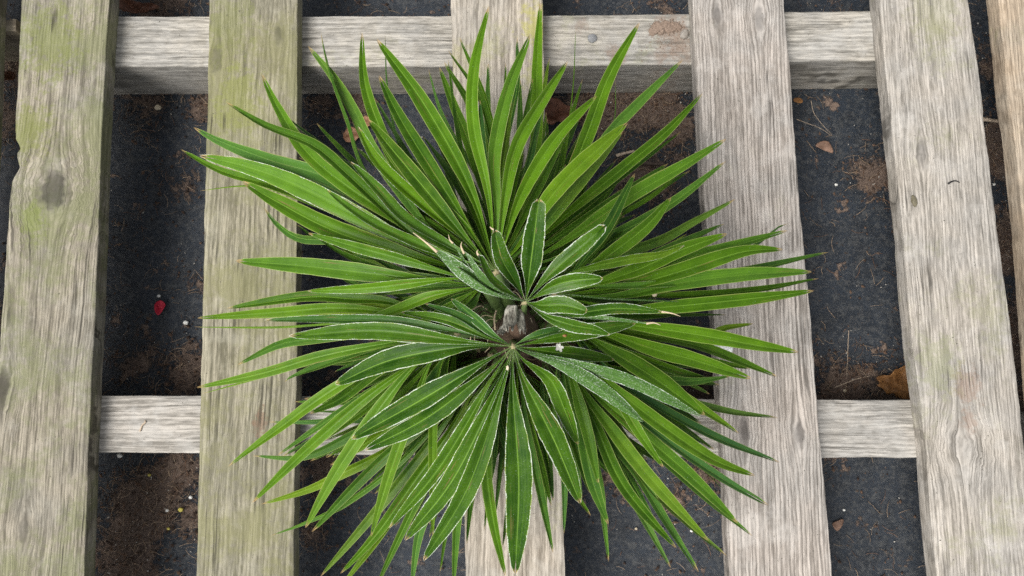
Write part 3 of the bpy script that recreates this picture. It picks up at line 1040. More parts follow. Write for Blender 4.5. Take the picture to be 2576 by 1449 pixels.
# leaf to the lower right
grow('lower_right', (1425, 815, .205), [
    (48, .150, '1584,818 1778,846 1900,868 2009,886', dict(tw=-6, fold=21, sh=.65)),
    (28, .125, '1750,845 1820,826 1896,814', dict(tw=10, yl=.45, sh=.8)),
    (34, .120, '1600,842 1760,872 1956,948', dict(tw=20, sh=.3)),
    (50, .160, '1531,840 1650,880 1743,905 1890,952', dict(tw=-6, fold=21, sh=.6)),
    (24, .125, '1650,890 1790,910 1889,928', dict(tw=10, sh=.5)),
    (30, .130, '1560,880 1680,925 1792,955', dict(tw=-20, fz=.4, sh=.3)),
    (30, .120, '1600,930 1720,958 1840,945', dict(tw=-10, bl=.5, sh=.4)),
    (60, .180, '1496,858 1637,945 1773,1044', dict(tw=4, fold=19, sh=.55)),
    (34, .125, '1560,900 1720,1000 1859,1091', dict(tw=10, yl=.15, sh=.6)),
    (28, .090, '1650,980 1813,1033 1958,1052', dict(tw=26, bl=.6, sh=.3)),
    (32, .085, '1560,960 1690,1044 1813,1107 1962,1164', dict(tw=20, bl=.8, sh=.25)),
    (46, .120, '1500,930 1602,1022 1778,1147 1899,1197', dict(tw=-6, fold=21, sh=.6, yl=.1)),
    (30, .080, '1560,1000 1680,1110 1813,1202 1932,1271', dict(tw=12, bl=.9, sh=.4, blunt=.4, notch=.1)),
], 0.2, .155)

grow('lower_right', (1408, 850, .175), [
    (44, .105, '1480,970 1602,1079 1743,1202 1857,1317', dict(tw=-8, fold=23, sh=.5)),
    (24, .070, '1560,1050 1750,1230 1893,1349', dict(tw=12, bl=.5)),
    (44, .110, '1460,970 1540,1080 1637,1202 1783,1361', dict(tw=-8, fold=23, sh=.5)),
    (24, .070, '1600,1180 1720,1310 1829,1400', dict(tw=14, bl=.6)),
    (40, .100, '1450,980 1496,1061 1567,1220 1702,1379', dict(tw=-14, sh=.35)),
    (30, .075, '1520,1080 1602,1192 1672,1308 1757,1440', dict(tw=12, bl=.5, notch=.14, blunt=.35)),
    (28, .065, '1500,1080 1570,1220 1620,1308 1688,1430', dict(tw=10, bl=.8, notch=.1)),
    (46, .130, '1430,960 1461,1061 1489,1202 1530,1319', dict(tw=-4, fold=22, sh=.4)),
    (20, .070, '1500,1180 1518,1310 1531,1414', dict(tw=10, bl=.4, notch=.1)),
    (38, .165, '1430,920 1475,1079 1505,1215', dict(tw=0, fold=23, sh=.7)),
    (36, .160, '1470,900 1531,960 1602,1079 1669,1176', dict(tw=-6, fold=23, sh=.65, fz=.4)),
    (28, .100, '1390,1050 1425,1200 1486,1298', dict(tw=20, sh=.2)),
    (34, .110, '1450,960 1520,1110 1590,1240', dict(tw=20, sh=.25)),
    (30, .090, '1510,1000 1640,1120 1760,1220', dict(tw=-15, sh=.2)),
    (20, .080, '1400,1080 1418,1200 1418,1343', dict(tw=25, bl=.6, sh=.3)),
    (8, .110, '1640,1090 1740,1160 1825,1235', dict(tw=60, yl=.6)),
], 0.15, .14)

# leaf straight down, low, under the front leaf
grow('bottom', (1300, 880, .165), [
    (38, .080, '1240,1050 1225,1170 1240,1300 1272,1450', dict(tw=-8, sh=.35)),
    (28, .075, '1320,1050 1350,1200 1391,1391', dict(tw=14, sh=.35)),
    (20, .085, '1330,1050 1365,1180 1387,1273', dict(tw=-10, sh=.4)),
    (30, .070, '1190,1100 1155,1250 1140,1482', dict(tw=10, bl=.3, sh=.4)),
    (18, .080, '1210,1120 1190,1240 1175,1347', dict(tw=10, yl=.4, sh=.6)),
    (28, .085, '1340,1000 1370,1130 1385,1230', dict(tw=-25, sh=.1)),
    (26, .085, '1200,1000 1150,1120 1110,1220', dict(tw=15, sh=.15)),
    (15, .070, '1160,1150 1125,1320 1106,1442', dict(tw=20, sh=.4)),
    (33, .070, '1170,1080 1100,1240 1055,1340 1034,1485', dict(tw=8, bl=.6, sh=.4)),
    (24, .060, '1150,1080 1060,1240 1000,1361 944,1482', dict(tw=15, sh=.25)),
    (22, .100, '1200,1010 1140,1090 1058,1166', dict(tw=-30, yl=.35, sh=.5)),
], 0.12, .13)

# leaf to the lower left
GL = (1150, 838, .205)
grow('lower_left', GL, [
    (36, .130, '1000,892 842,978 701,1079 574,1174', dict(tw=-6, fold=23, sh=.55, yl=.08)),
    (36, .125, '1040,915 912,1008 771,1132 634,1265', dict(tw=6, fold=25, sh=.5)),
    (44, .130, '1060,905 983,991 859,1167 768,1328', dict(tw=-4, fold=23, sh=.7, yl=.15)),
    (38, .125, '1085,910 1053,990 983,1185 933,1350', dict(tw=-4, fold=25, sh=.6, yl=.15)),
    (28, .110, '1105,930 1090,1061 1089,1210 1088,1349', dict(tw=4, fold=25, sh=.6, yl=.15)),
    (34, .135, '980,862 806,897 665,938 494,975', dict(tw=10, fold=27, sh=.6, yl=.15)),
    (9, .120, '800,905 650,950 505,991', dict(tw=40, yl=.3)),
    (32, .125, '950,835 789,852 701,867 598,917', dict(tw=14, bl=.3, sh=.5)),
    (38, .150, '1000,765 880,752 771,748 571,776', dict(tw=-14, fold=27, sh=.4)),
    (34, .140, '1000,790 850,775 700,785 496,800', dict(tw=10, fold=27, sh=.6, yl=.1)),
    (9, .120, '900,812 700,822 488,822', dict(tw=50, yl=.3)),
    (24, .150, '1020,770 900,775 771,804', dict(tw=20, yl=.7, sh=.6)),
    (20, .160, '1040,775 960,775 880,792', dict(tw=-10, yl=.3, bl=.4)),
    (26, .120, '960,870 870,898 745,945 715,962', dict(tw=-20, bl=.4, sh=.4)),
    (40, .120, '1040,880 950,930 860,1000 780,1040', dict(tw=10, sh=.25)),
    (32, .110, '1120,920 1110,1000 1080,1100', dict(tw=10, sh=.25)),
    (32, .130, '1120,900 1085,960 1010,1075', dict(tw=-15, sh=.25)),
    (30, .150, '1060,810 950,800 840,815', dict(tw=-25, sh=.2, fz=.4)),
], 0.15, .155)

grow('lower_left', (1235, 895, .150), [
    (32, .075, '1053,1035 912,1082 771,1146 637,1146', dict(tw=22, bl=.4, sh=.3)),
    (18, .060, '1000,1040 870,1055 780,1060 676,1061', dict(tw=25, bl=.8)),
    (18, .060, '1000,1015 860,1010 740,1010', dict(tw=20, bl=.4, sh=.5)),
    (12, .055, '1020,1030 900,1035 770,1033', dict(tw=30, bl=.5)),
    (26, .060, '1080,1060 960,1140 842,1199 771,1232 656,1268', dict(tw=20, yl=.45, sh=.6)),
    (16, .055, '1040,1130 880,1260 771,1313 681,1347', dict(tw=20, bl=.3, sh=.6)),
    (36, .080, '1100,1040 1000,1120 912,1202 784,1338', dict(tw=14, bl=.2, sh=.3)),
    (32, .070, '1120,1060 1030,1180 912,1326 806,1450', dict(tw=16, bl=.3, sh=.3)),
    (38, .075, '1140,1070 1050,1200 948,1343 856,1443', dict(tw=10, sh=.4)),
    (30, .065, '1130,1100 1010,1270 940,1370 852,1485', dict(tw=-10, yl=.25, sh=.4)),
    (34, .080, '1080,1020 960,1090 830,1170', dict(tw=10, yl=.2, sh=.75)),
    (28, .075, '1000,985 880,1000 765,1003', dict(tw=10, sh=.3)),
], 0.1, .125)

# lowest skirt of older leaves, shade under the crown painted in as darker green
C0 = (1292, 850)
tip_ang = sorted((math.atan2(y - C0[1], x - C0[0]), math.hypot(x - C0[0], y - C0[1])) for (x, y) in TIPS)


def reach(a):
    near = [r for (b, r) in tip_ang if abs((b - a + math.pi) % (2 * math.pi) - math.pi) < 0.16]
    near.sort()
    return near[int(len(near) * 0.6)] if near else 450


frng = random.Random(5)
SK = 9
for k in range(SK):
    a0 = -math.pi + (k + 0.5) * 2 * math.pi / SK
    hub = (C0[0] + 95 * math.cos(a0), C0[1] + 80 * math.sin(a0), .120 + .03 * frng.random())
    o = make_leaf(hub, None, .115, .004)
    for j in range(15):
        a = a0 + (j - 7) * 0.098 + frng.uniform(-.05, .05)
        rr = min(reach(a) * frng.uniform(.50, .90), 560)
        if rr < 190:
            continue
        tx, ty = C0[0] + rr * math.cos(a), C0[1] + rr * math.sin(a)
        mx_, my_ = (hub[0] * .45 + tx * .55) + frng.uniform(-14, 14), (hub[1] * .45 + ty * .55) + frng.uniform(-14, 14)
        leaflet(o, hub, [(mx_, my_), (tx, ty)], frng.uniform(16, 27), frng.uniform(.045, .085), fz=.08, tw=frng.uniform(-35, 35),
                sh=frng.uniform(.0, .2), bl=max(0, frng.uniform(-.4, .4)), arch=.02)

# dry whiskers on the young leaf's blunt tips


def whisker(parent, pts, z, r0):
    ps = [at(x, y, SLAT_Z + z) - ORIG[parent.name] for x, y in pts]
    path = [catmull(ps, i / 10) for i in range(11)]
    v, f = tube(path, [r0 * (1 - 0.8 * i / 10) for i in range(11)], 6)
    link('dry_tip', mesh('dry_tip', v, f), parent, TAN)


Y = LEAVES['young']
whisker(Y, P('1100,634 1072,610 1039,585'), .321, .0011)
whisker(Y, P('1664,784 1690,788 1712,796'), .300, .0008)
whisker(Y, P('1626,814 1645,812 1662,818'), .295, .0009)
whisker(Y, P('1168,638 1160,620 1162,608'), .326, .0009)
whisker(Y, P('1140,612 1132,604 1128,590'), .315, .0008)
whisker(Y, P('1204,642 1200,634 1203,628'), .336, .0009)
whisker(Y, P('1242,578 1236,574 1232,570'), .346, .0008)

# cut grey petiole stubs in the heart


def stub(pts, z0, z1, r0, r1, seed):
    ps = [at(x, y, SLAT_Z + z0 + (z1 - z0) * i / (len(pts) - 1)) - AX for i, (x, y) in enumerate(pts)]
    n = 22
    path = [catmull(ps, i / n) for i in range(n + 1)]
    v, f = tube(path, [(r0 + (r1 - r0) * i / n) * (1 + .12 * mnoise.noise(Vector((seed, i * .5, 0)))) for i in range(n + 1)], 14, .75)
    for q in v:
        q += Vector((1, 1, 1)) * 0.0007 * mnoise.noise(q * 260 + Vector((seed, 0, 0)))
    return link('petiole_stub', mesh('petiole_stub', v, f), palm, STUB)


def boot(px, py, wpx, hpx, z, tilt, seed):
    """Dry grey leaf boot: a curled tongue with a frayed lower lip."""
    k = (CAM_Z - SLAT_Z - z) / FPX
    W, H = wpx * k, hpx * k
    c = at(px, py, SLAT_Z + z) - AX
    V, F = [], []
    nu, nv = 14, 20
    for side in (0, 1):
        for j in range(nv + 1):
            t = j / nv
            for i in range(nu + 1):
                u = i / nu * 2 - 1
                ww = W * .5 * (0.62 + .42 * math.sin(math.pi * min(1, t * .8 + .1)))
                y = -H * t
                if t > .8:
                    y -= (t - .8) * 5 * H * .26 * mnoise.noise(Vector((u * 3.2 + seed, 0, seed))) + (t - .8) * 5 * H * .05 * mnoise.noise(Vector((u * 11, seed, 0)))
                x = u * ww + .0012 * mnoise.noise(Vector((t * 4, seed, 2))) + .0012 * math.sin(t * 3 + seed)
                z_ = (W * .42 * math.sqrt(max(0, 1 - (u * .96) ** 2)) + .0009 * mnoise.noise(Vector((u * 6, t * 2.2, seed))) + .0005 * mnoise.noise(Vector((u * 17, t * 3, seed))))
                z_ += .010 * t * t * tilt - .004 * (1 - t)
                if side:
                    z_ -= .0014 + W * .1
                    x *= .86
                V.append(c + Vector((x, y + H * .5, z_)))
    m1 = (nu + 1) * (nv + 1)
    for j in range(nv):
        for i in range(nu):
            q = j * (nu + 1) + i
            F.append((q, q + nu + 1, q + nu + 2, q + 1))
            q += m1
            F.append((q, q + 1, q + nu + 2, q + nu + 1))
    for i in range(nu):
        q = nv * (nu + 1) + i
        F.append((q, q + m1, q + m1 + 1, q + 1))
        F.append((i, i + 1, i + 1 + m1, i + m1))
    for j in range(nv):
        q = j * (nu + 1)
        F.append((q, q + m1, q + nu + 1 + m1, q + nu + 1))
        q += nu
        F.append((q, q + nu + 1, q + nu + 1 + m1, q + m1))
    o = link('dry_leaf_base', mesh('dry_leaf_base', V, F), palm, STUB)
    return o


frr = random.Random(11)
for k in range(46):
    a_ = frr.uniform(0, 2 * math.pi)
    rr = frr.uniform(.010, .030)
    z_ = frr.uniform(.150, .205)
    p0 = Vector((math.cos(a_) * rr, math.sin(a_) * rr + .006, z_))
    b_ = a_ + frr.uniform(-1.2, 1.2)
    L_ = frr.uniform(.008, .022)
    ps = [p0, p0 + Vector((math.cos(b_) * L_ * .5, math.sin(b_) * L_ * .5, frr.uniform(.001, .006))), p0 + Vector((math.cos(b_ + .5) * L_, math.sin(b_ + .5) * L_, frr.uniform(-.003, .006)))]
    v, f = tube([catmull(ps, i / 7) for i in range(8)], [frr.uniform(.0003, .0008)] * 8, 5)
    link('trunk_fibre', mesh('trunk_fibre', v, f), palm, TAN if frr.random() < .4 else FIBRE)
boot(1284, 800, 35, 66, .274, 1.0, 1.3)
boot(1312, 806, 22, 58, .270, .8, 4.1)
boot(1262, 832, 22, 24, .272, .9, 7.7)
for (s, z, r0) in (('1334,800 1338,815 1330,836', .225, .0006), ('1296,850 1290,862 1288,872', .24, .0006), ('1250,776 1244,800 1246,830', .215, .0008)):
    ps = [at(x, y, SLAT_Z + z) - AX for x, y in P(s)]
    v, f = tube([catmull(ps, i / 8) for i in range(9)], [r0] * 9, 5)
    link('trunk_fibre', mesh('trunk_fibre', v, f), palm, TAN)
# old olive petiole bases around the heart
for (s, z0, z1, r0) in (('1215,770 1250,800 1285,835', .20, .17, .0045), ('1420,842 1380,850 1330,852', .20, .165, .005),
                        ('1180,752 1215,790 1270,850', .17, .15, .004), ('1300,900 1302,870 1300,850', .235, .17, .0045)):
    pts = P(s)
    ps = [at(x, y, SLAT_Z + z0 + (z1 - z0) * i / 2) - AX for i, (x, y) in enumerate(pts)]
    path = [catmull(ps, i / 10) for i in range(11)]
    v, f = tube(path, [r0] * 11, 8, .6)
    link('petiole_base', mesh('petiole_base', v, f), palm, PETIOLE)

# ------------------------------------------------------------------ small things lying about


def crumple(name, outline, z, mat, thick=0.0006, curl=0.006, seed=0.0, rings=7):
    """A dry curled leaf: an irregular outline filled with rings, buckled, with a thin real thickness."""
    pts = [at(x, y, z) for x, y in outline]
    n = 40
    loop = []
    m_ = len(pts)
    for i in range(n):
        f = i / n * m_
        j = int(f)
        t = f - j
        p0, p1, p2, p3 = (pts[(j - 1) % m_], pts[j], pts[(j + 1) % m_], pts[(j + 2) % m_])
        loop.append(0.5 * ((2 * p1) + (p2 - p0) * t + (2 * p0 - 5 * p1 + 4 * p2 - p3) * t * t + (3 * p1 - p0 - 3 * p2 + p3) * t ** 3))
    cen = sum(loop, Vector()) / n
    V, F = [Vector((0, 0, 0))], []
    for r_ in range(1, rings + 1):
        q = r_ / rings
        for i in range(n):
            d = (loop[i] - cen) * q
            if r_ == rings:
                d *= 1 + 0.07 * mnoise.noise(Vector((i * 0.8, seed, 0)))
            V.append(d.copy())
    for v in V:
        rr = math.hypot(v.x, v.y)
        v.z = curl * (0.9 * mnoise.noise(v * 55 + Vector((seed, 3, 0))) + 0.5 * mnoise.noise(v * 140 + Vector((seed, 9, 0)))) + curl * 18 * rr * rr / 0.02
    lo = min(v.z for v in V)
    for v in V:
        v.z -= lo - 0.0004
    for i in range(n):
        F.append((0, 1 + i, 1 + (i + 1) % n))
    for r_ in range(rings - 1):
        for i in range(n):
            a, b = 1 + r_ * n + i, 1 + r_ * n + (i + 1) % n
            F.append((a, a + n, b + n, b))
    o = link(name, mesh(name, V, F), None, mat)
    o.location = (cen.x, cen.y, z)
    sol = o.modifiers.new('thickness', 'SOLIDIFY')
    sol.thickness = thick
    return o


def pebble(name, px, py, z, w_px, h_px, mat, seed, tall=0.6, rot=0.0, rough=0.22):
    c = at(px, py, z)
    k = depth(c) / FPX
    bm = bmesh.new()
    bmesh.ops.create_icosphere(bm, subdivisions=3, radius=1.0)
    a, b = w_px * k / 2, h_px * k / 2
    for v in bm.verts:
        d = v.co.normalized()
        s = 1 + rough * mnoise.noise(d * 1.6 + Vector((seed, 0, 0))) + rough * 0.4 * mnoise.noise(d * 4.5 + Vector((0, seed, 0)))
        v.co = Vector((d.x * a * s, d.y * b * s, max(-0.3, d.z) * min(a, b) * tall * s))
    lo = min(v.co.z for v in bm.verts)
    for v in bm.verts:
        v.co.z -= lo
    me = bpy.data.meshes.new(name)
    bm.to_mesh(me)
    bm.free()
    me.polygons.foreach_set('use_smooth', [True] * len(me.polygons))
    o = link(name, me, None, mat)
    o.location = (c.x, c.y, z)
    o.rotation_euler = (0, 0, rot)
    return o


def dead_leaf_mat(name, a, b):
    m = Mat(name)
    Pq = m.coord()
    n = m.noise(Pq, 70, 5, 0.65)
    n2 = m.noise(Pq, 420, 4, 0.6)
    c = m.mix(m.step(n, 0.3, 0.7), a, b)
    c = m.mix(m.math('MULTIPLY', m.step(n2, 0.55, 0.7), 0.5), c, tuple(v * 0.4 for v in a))
    return m.done(m.principled(c, 0.6, m.bump(n2, 0.5, 0.001), 0.4).outputs[0])


DL1 = dead_leaf_mat('dead_leaf_reddish', (0.10, 0.038, 0.020), (0.22, 0.095, 0.055))
DL2 = dead_leaf_mat('dead_leaf_orange', (0.13, 0.058, 0.018), (0.34, 0.165, 0.055))
DL4 = dead_leaf_mat('dead_leaf_dull', (0.13, 0.075, 0.05), (0.27, 0.165, 0.115))
DL3 = dead_leaf_mat('dead_leaf_tan', (0.30, 0.14, 0.075), (0.52, 0.29, 0.17))
tag(crumple('dead_leaf', P('2196,950 2205,962 2198,970 2216,980 2224,992 2240,990 2252,1000 2275,1004 2296,1000 2300,960 2296,918 2280,908 2262,926 2244,930 2232,944 2214,944'), .002, DL2, seed=1, curl=.011),
    'curled orange-brown dead leaf on the fabric against the right slat', 'dead leaf')
tag(crumple('dead_leaf', P('1374,252 1400,250 1425,268 1452,280 1465,300 1440,318 1405,310 1390,318 1370,312 1365,280'), .002, DL1, seed=2, curl=.007),
    'crumpled reddish-brown dead leaf below the upper crossbeam behind the palm', 'dead leaf')
tag(crumple('dead_leaf', P('864,338 880,320 895,325 906,340 900,352 885,360 870,356'), .004, DL3, seed=3, curl=.006),
    'small tan dead leaf, the larger of two between the palm tips at upper left', 'dead leaf')
tag(crumple('dead_leaf', P('910,302 920,293 933,302 932,318 920,324 908,314'), .004, DL3, seed=4, curl=.006),
    'tiny tan dead leaf scrap just above the larger tan one at upper left', 'dead leaf')
tag(crumple('dead_leaf', P('305,8 330,5 365,14 395,18 410,30 375,36 330,36 308,30'), .003, DL1, seed=6, curl=.008),
    'reddish dead leaf in the gap at the top left', 'dead leaf')
tag(crumple('dead_leaf', P('2050,368 2062,358 2080,357 2090,370 2094,385 2070,378'), .002, DL4, seed=8, curl=.003),
    'small brown leaf flake on bare fabric between the two right slats', 'leaf scrap')
tag(crumple('dead_leaf', P('1995,250 2010,247 2018,252 2016,260 1998,258'), .004, DL2, seed=9, curl=.003),
    'bright orange leaf scrap at the foot of the upper crossbeam', 'leaf scrap')
tag(crumple('dead_leaf', P('2092,1318 2105,1310 2120,1306 2118,1320 2105,1335'), .002, DL4, seed=10, curl=.003),
    'pale brown leaf flake on the fabric at lower right', 'leaf scrap')
tag(crumple('dead_leaf', P('5,190 22,180 42,188 38,205 12,208'), .03, DL1, seed=11, curl=.006),
    'dark reddish dead leaf at the left edge of the picture', 'dead leaf')

RED = plain('red_petal', (0.42, 0.012, 0.035), 0.6, 0.4, 260, 0.5)
STONE = plain('grey_stone', (0.22, 0.225, 0.23), 0.8, 0.3, 350, 0.6)
STONE2 = plain('grey_brown_stone', (0.28, 0.255, 0.225), 0.8, 0.3, 350, 0.6)
WHITE = plain('white_perlite', (0.72, 0.72, 0.68), 0.8, 0.12, 500, 0.5)
CREAM = plain('cream_seed', (0.58, 0.50, 0.36), 0.7, 0.2, 400, 0.3)
YELL = plain('yellow_granule', (0.55, 0.48, 0.10), 0.6, 0.2, 400, 0.3)
SOILC = plain('dry_soil_crust', (0.235, 0.175, 0.135), 0.95, 0.5, 420, 1.0)
TWIG = plain('dark_twig_bark', (0.075, 0.055, 0.045), 0.9, 0.4, 300, 0.8)
STRAW = plain('pale_straw', (0.45, 0.36, 0.27), 0.8, 0.3, 300, 0.4)
BLACK = plain('black_curl', (0.012, 0.011, 0.012), 0.5, 0.2, 300, 0.3)
DROP = plain('bird_dropping', (0.72, 0.73, 0.72), 0.6, 0.15, 260, 0.8)

tag(crumple('red_petal', P('393,766 402,759 414,758 421,768 417,780 405,794 395,788 390,776'), .003, RED, thick=.001, seed=12, curl=.006),
    'crumpled red petal on the black fabric between the left slats', 'petal')
tag(pebble('stone', 1489, 98, BEAR_Z, 24, 22, STONE, 1.0), 'rounded bluish-grey stone on the upper crossbeam', 'stone')
tag(pebble('stone', 1721, 88, BEAR_Z, 20, 27, STONE2, 2.0, .7, -.5), 'oblong grey-brown stone beside the soil crust on the upper crossbeam', 'stone')
# soil crust on the bearer
def heap(name, outline, z, mat, hgt, seed, label, cat):
    o = crumple(name, outline, z, mat, thick=.001, curl=.0012, seed=seed, rings=14)
    me = o.data
    rmax = max(math.hypot(v.co.x, v.co.y) for v in me.vertices)
    n = 40
    for v in me.vertices:
        q = 0.0 if v.index == 0 else ((v.index - 1) // n + 1) / 14
        v.co.z = hgt * (1 - q ** 2.5) * (0.75 + 0.5 * mnoise.noise(v.co * 120 + Vector((seed, 0, 0)))) + 0.0012 * mnoise.noise(v.co * 420)
        if q == 1.0:
            v.co.z = -0.0006
        else:
            v.co.z = max(v.co.z, 0.0004)
    tag(o, label, cat)
    return o


heap('soil_crust', P('1632,78 1640,66 1648,55 1662,58 1675,52 1688,58 1700,56 1716,68 1706,76 1694,78 1680,82 1672,78 1664,88 1652,84 1640,90'), BEAR_Z, SOILC, .0024, 3.0,
     'raised crust of brown soil on the upper crossbeam', 'soil')
crng = random.Random(17)
cv, cf = [], []
cc = at(1680, 80, BEAR_Z)
for _ in range(420):
    if crng.random() < .6:
        p = at(crng.gauss(1674, 17), crng.gauss(69, 8), BEAR_Z)
        s = crng.uniform(.0004, .0017)
        zz = .0018 * crng.random()
    else:
        p = at(crng.gauss(1680, 32), crng.gauss(100, 20), BEAR_Z)
        s = crng.uniform(.0003, .0009)
        zz = 0
    if not (at(1500, 45, BEAR_Z).y > p.y > at(1500, 158, BEAR_Z).y):
        continue
    o0 = len(cv)
    for q in ((1, 0, 0), (-1, 0, 0), (0, 1, 0), (0, -1, 0), (0, 0, 1), (0, 0, -.3)):
        cv.append((p.x - cc.x + q[0] * s * crng.uniform(.6, 1.6), p.y - cc.y + q[1] * s * crng.uniform(.6, 1.4), zz + q[2] * s * .8 + .0002))
    cf += [tuple(i + o0 for i in t) for t in ((0, 2, 4), (2, 1, 4), (1, 3, 4), (3, 0, 4), (2, 0, 5), (1, 2, 5), (3, 1, 5), (0, 3, 5))]
cr = link('soil_crumbs', mesh('soil_crumbs', cv, cf, False), None, SOILC)
cr.location = cc
tag(cr, 'loose brown soil crumbs around the crust on the upper crossbeam', 'soil', None, 'stuff')
heap('bird_dropping', P('1790,872 1806,866 1828,868 1842,874 1838,886 1815,892 1796,888'), SLAT_Z, DROP, .0022, 7.0,
     'white bird dropping on the pinkish slat beside the leaf tips', 'bird dropping')
tag(pebble('pale_seed', 398, 271, .001, 16, 15, CREAM, 4.0, .8), 'round cream seed on the fabric below the upper crossbeam', 'seed')

for (x, y, w, m_, lab, cat) in (
        (455, 1282, 13, YELL, 'yellow fertiliser granule on the peat at lower left', 'granule'),
        (421, 1284, 9, WHITE, 'white perlite grain left of the yellow granule', 'perlite'),
        (480, 1251, 10, WHITE, 'white perlite grain above the yellow granule', 'perlite'),
        (424, 1330, 8, YELL, 'small pale yellow granule, lowest on the lower left peat', 'granule'),
        (376, 1195, 8, YELL, 'small yellow granule on the peat under the lower crossbeam at left', 'granule'),
        (302, 1146, 14, WHITE, 'white flake at the lower crossbeam foot on the left', 'perlite'),
        (400, 745, 9, WHITE, 'white speck just above the red petal', 'perlite'),
        (468, 812, 13, WHITE, 'pale flake right of the red petal', 'perlite'),
        (2103, 465, 8, WHITE, 'white speck on the fabric between the right slats', 'perlite'),
        (2500, 464, 8, WHITE, 'white speck in the narrow gap at the right edge', 'perlite'),
        (2123, 1283, 7, WHITE, 'white speck at lower right beside a brown flake', 'perlite'),
        (1665, 1330, 8, WHITE, 'white perlite between two lower right leaf tips', 'perlite'),
        (1740, 1335, 8, WHITE, 'white perlite near the lower right slat', 'perlite'),
        (1600, 1330, 7, CREAM, 'cream grain on the fabric below the palm', 'grain'),
        (1440, 205 + 60, 9, CREAM, 'cream chip beside the reddish leaf', 'grain'),
        (2125, 1283 - 300, 9, CREAM, 'cream chip at the lower crossbeam foot on the right', 'grain')):
    tag(pebble(cat + '_bit' if cat in ('granule', 'grain') else 'perlite_bit', x, y, .0005, w, w * .85, m_, x * .01, .7), lab, cat)


def stick(name, pts, z, r0, mat, label, cat, sides=7, taper=.5):
    ps = [at(x, y, z) for x, y in pts]
    c = ps[0].copy()
    n = 18
    path = [catmull(ps, i / n) - c for i in range(n + 1)]
    for i, p in enumerate(path):
        p.z += r0 * .6 * mnoise.noise(Vector((i * .4, pts[0][0], 0)))
    v, f = tube(path, [r0 * (1 - taper * i / n) * (1 + .2 * mnoise.noise(Vector((i * .6, pts[0][1], 4)))) for i in range(n + 1)], sides)
    o = link(name, mesh(name, v, f), None, mat)
    o.location = c
    return tag(o, label, cat)


stick('twig', P('1585,413 1610,409 1640,412 1672,411'), .0035, .0034, TWIG, 'dark brown twig lying on the fabric left of the pinkish slat', 'twig')
stick('straw', P('1550,392 1570,386 1596,380'), .002, .0022, STRAW, 'pale split straw above the dark twig', 'straw', taper=.2)
stick('straw', P('2472,300 2495,303 2520,306'), .003, .0028, STRAW, 'grey straw bridging the narrow gap at right', 'straw', taper=.3)
stick('black_curl', P('2385,462 2394,457 2404,455 2414,459'), SLAT_Z + .0012, .0011, BLACK, 'tiny black curl on the right silvery slat', 'debris', taper=.6)
stick('fibre', P('1600,1010 1640,1000 1680,985 1710,975'), .001, .0008, STRAW, 'long pale fibre in the dark gap at the pinkish slat', 'fibre')
stick('fibre', P('352,1085 358,1070 366,1062 364,1058'), BEAR_Z + .001, .0011, STRAW, 'curled pale husk on the lower crossbeam at left', 'husk')
stick('fibre', P('2004,300 2030,310 2062,322 2090,340'), .001, .00035, STRAW, 'thin pale fibre arching over the fabric between right slats', 'fibre')
stick('fibre', P('2040,252 2048,285 2070,315 2092,338'), .001, .00035, STRAW, 'second thin fibre descending from the upper crossbeam at right', 'fibre')
stick('fibre', P('2135,830 2132,900 2130,950'), .001, .0004, STRAW, 'straight pale fibre above the orange leaf', 'fibre')
stick('fibre', P('2100,975 2150,955 2190,945'), .001, .0006, STRAW, 'pale fibre leading to the orange dead leaf', 'fibre')
CHRYS = plain('grey_husk', (0.13, 0.115, 0.075), .7, .4, 300, .5)
tag(pebble('seed_husk', 2299, 506, SLAT_Z, 15, 30, CHRYS, 9.0, .7, .15), 'dark oval husk on the right silvery slat', 'husk')

# white blossom resting on a leaflet
PETW = plain('white_blossom', (0.40, 0.40, 0.37), .6, .08, 300, .2)
fl = empty('fallen_blossom', at(1406, 873, SLAT_Z + .262))
tag(fl, 'tiny white blossom lying on the front leaf', 'blossom')
brng = random.Random(3)
for k in range(5):
    a = k * 2 * math.pi / 5 + brng.uniform(-.35, .35)
    Lp, wp, up = brng.uniform(.0024, .0044), brng.uniform(.0007, .0013), brng.uniform(.0005, .0030)
    vs, fs = [], []
    for i in range(7):
        t = i / 6
        w = wp * math.sin(math.pi * min(1, .18 + .72 * t)) + .0002
        z = .0003 + up * t * t
        for s in (-1, 0, 1):
            vs.append((math.cos(a) * Lp * t - math.sin(a) * w * s, math.sin(a) * Lp * t + math.cos(a) * w * s, z + abs(s) * .0006))
    for i in range(6):
        for s in range(2):
            q = i * 3 + s
            fs.append((q, q + 1, q + 4, q + 3))
    link('petal', mesh('petal', vs, fs), fl, PETW)
tag(pebble('dry_scrap', 1646, 741, SLAT_Z + .19, 14, 12, CREAM, 3.3, .8), 'small dry cream floret caught on the right-hand leaflets', 'floret')
tag(pebble('dry_scrap', 1420, 844, SLAT_Z + .262, 12, 9, DL2, 5.3, .8), 'little orange-brown scrap near the palm heart', 'scrap')
tag(pebble('dry_scrap', 1277, 925, SLAT_Z + .262, 8, 13, CREAM, 6.3, .8), 'tiny cream scrap just below the front leaf hub', 'scrap')

# ------------------------------------------------------------------ peat fibres and crumbs (uncountable)


def soil_weight(p):
    w = 0.05 + 0.25 * max(0, mnoise.noise(Vector((p.x * 22, p.y * 22, 0))))
    for (c, br, bw) in BLOBW:
        d = (p - c).length
        if d < br * 1.7:
            w = max(w, bw * (1 - d / (br * 1.7)) ** .7)
    return w


BLOBW = [(at(x, y, 0), r_, w) for (x, y, r_, w) in SOIL_BLOBS]
prng = random.Random(99)


def spot():
    while True:
        p = at(prng.uniform(-60, 2640), prng.uniform(-60, 1510), 0)
        if prng.random() < soil_weight(p):
            return p


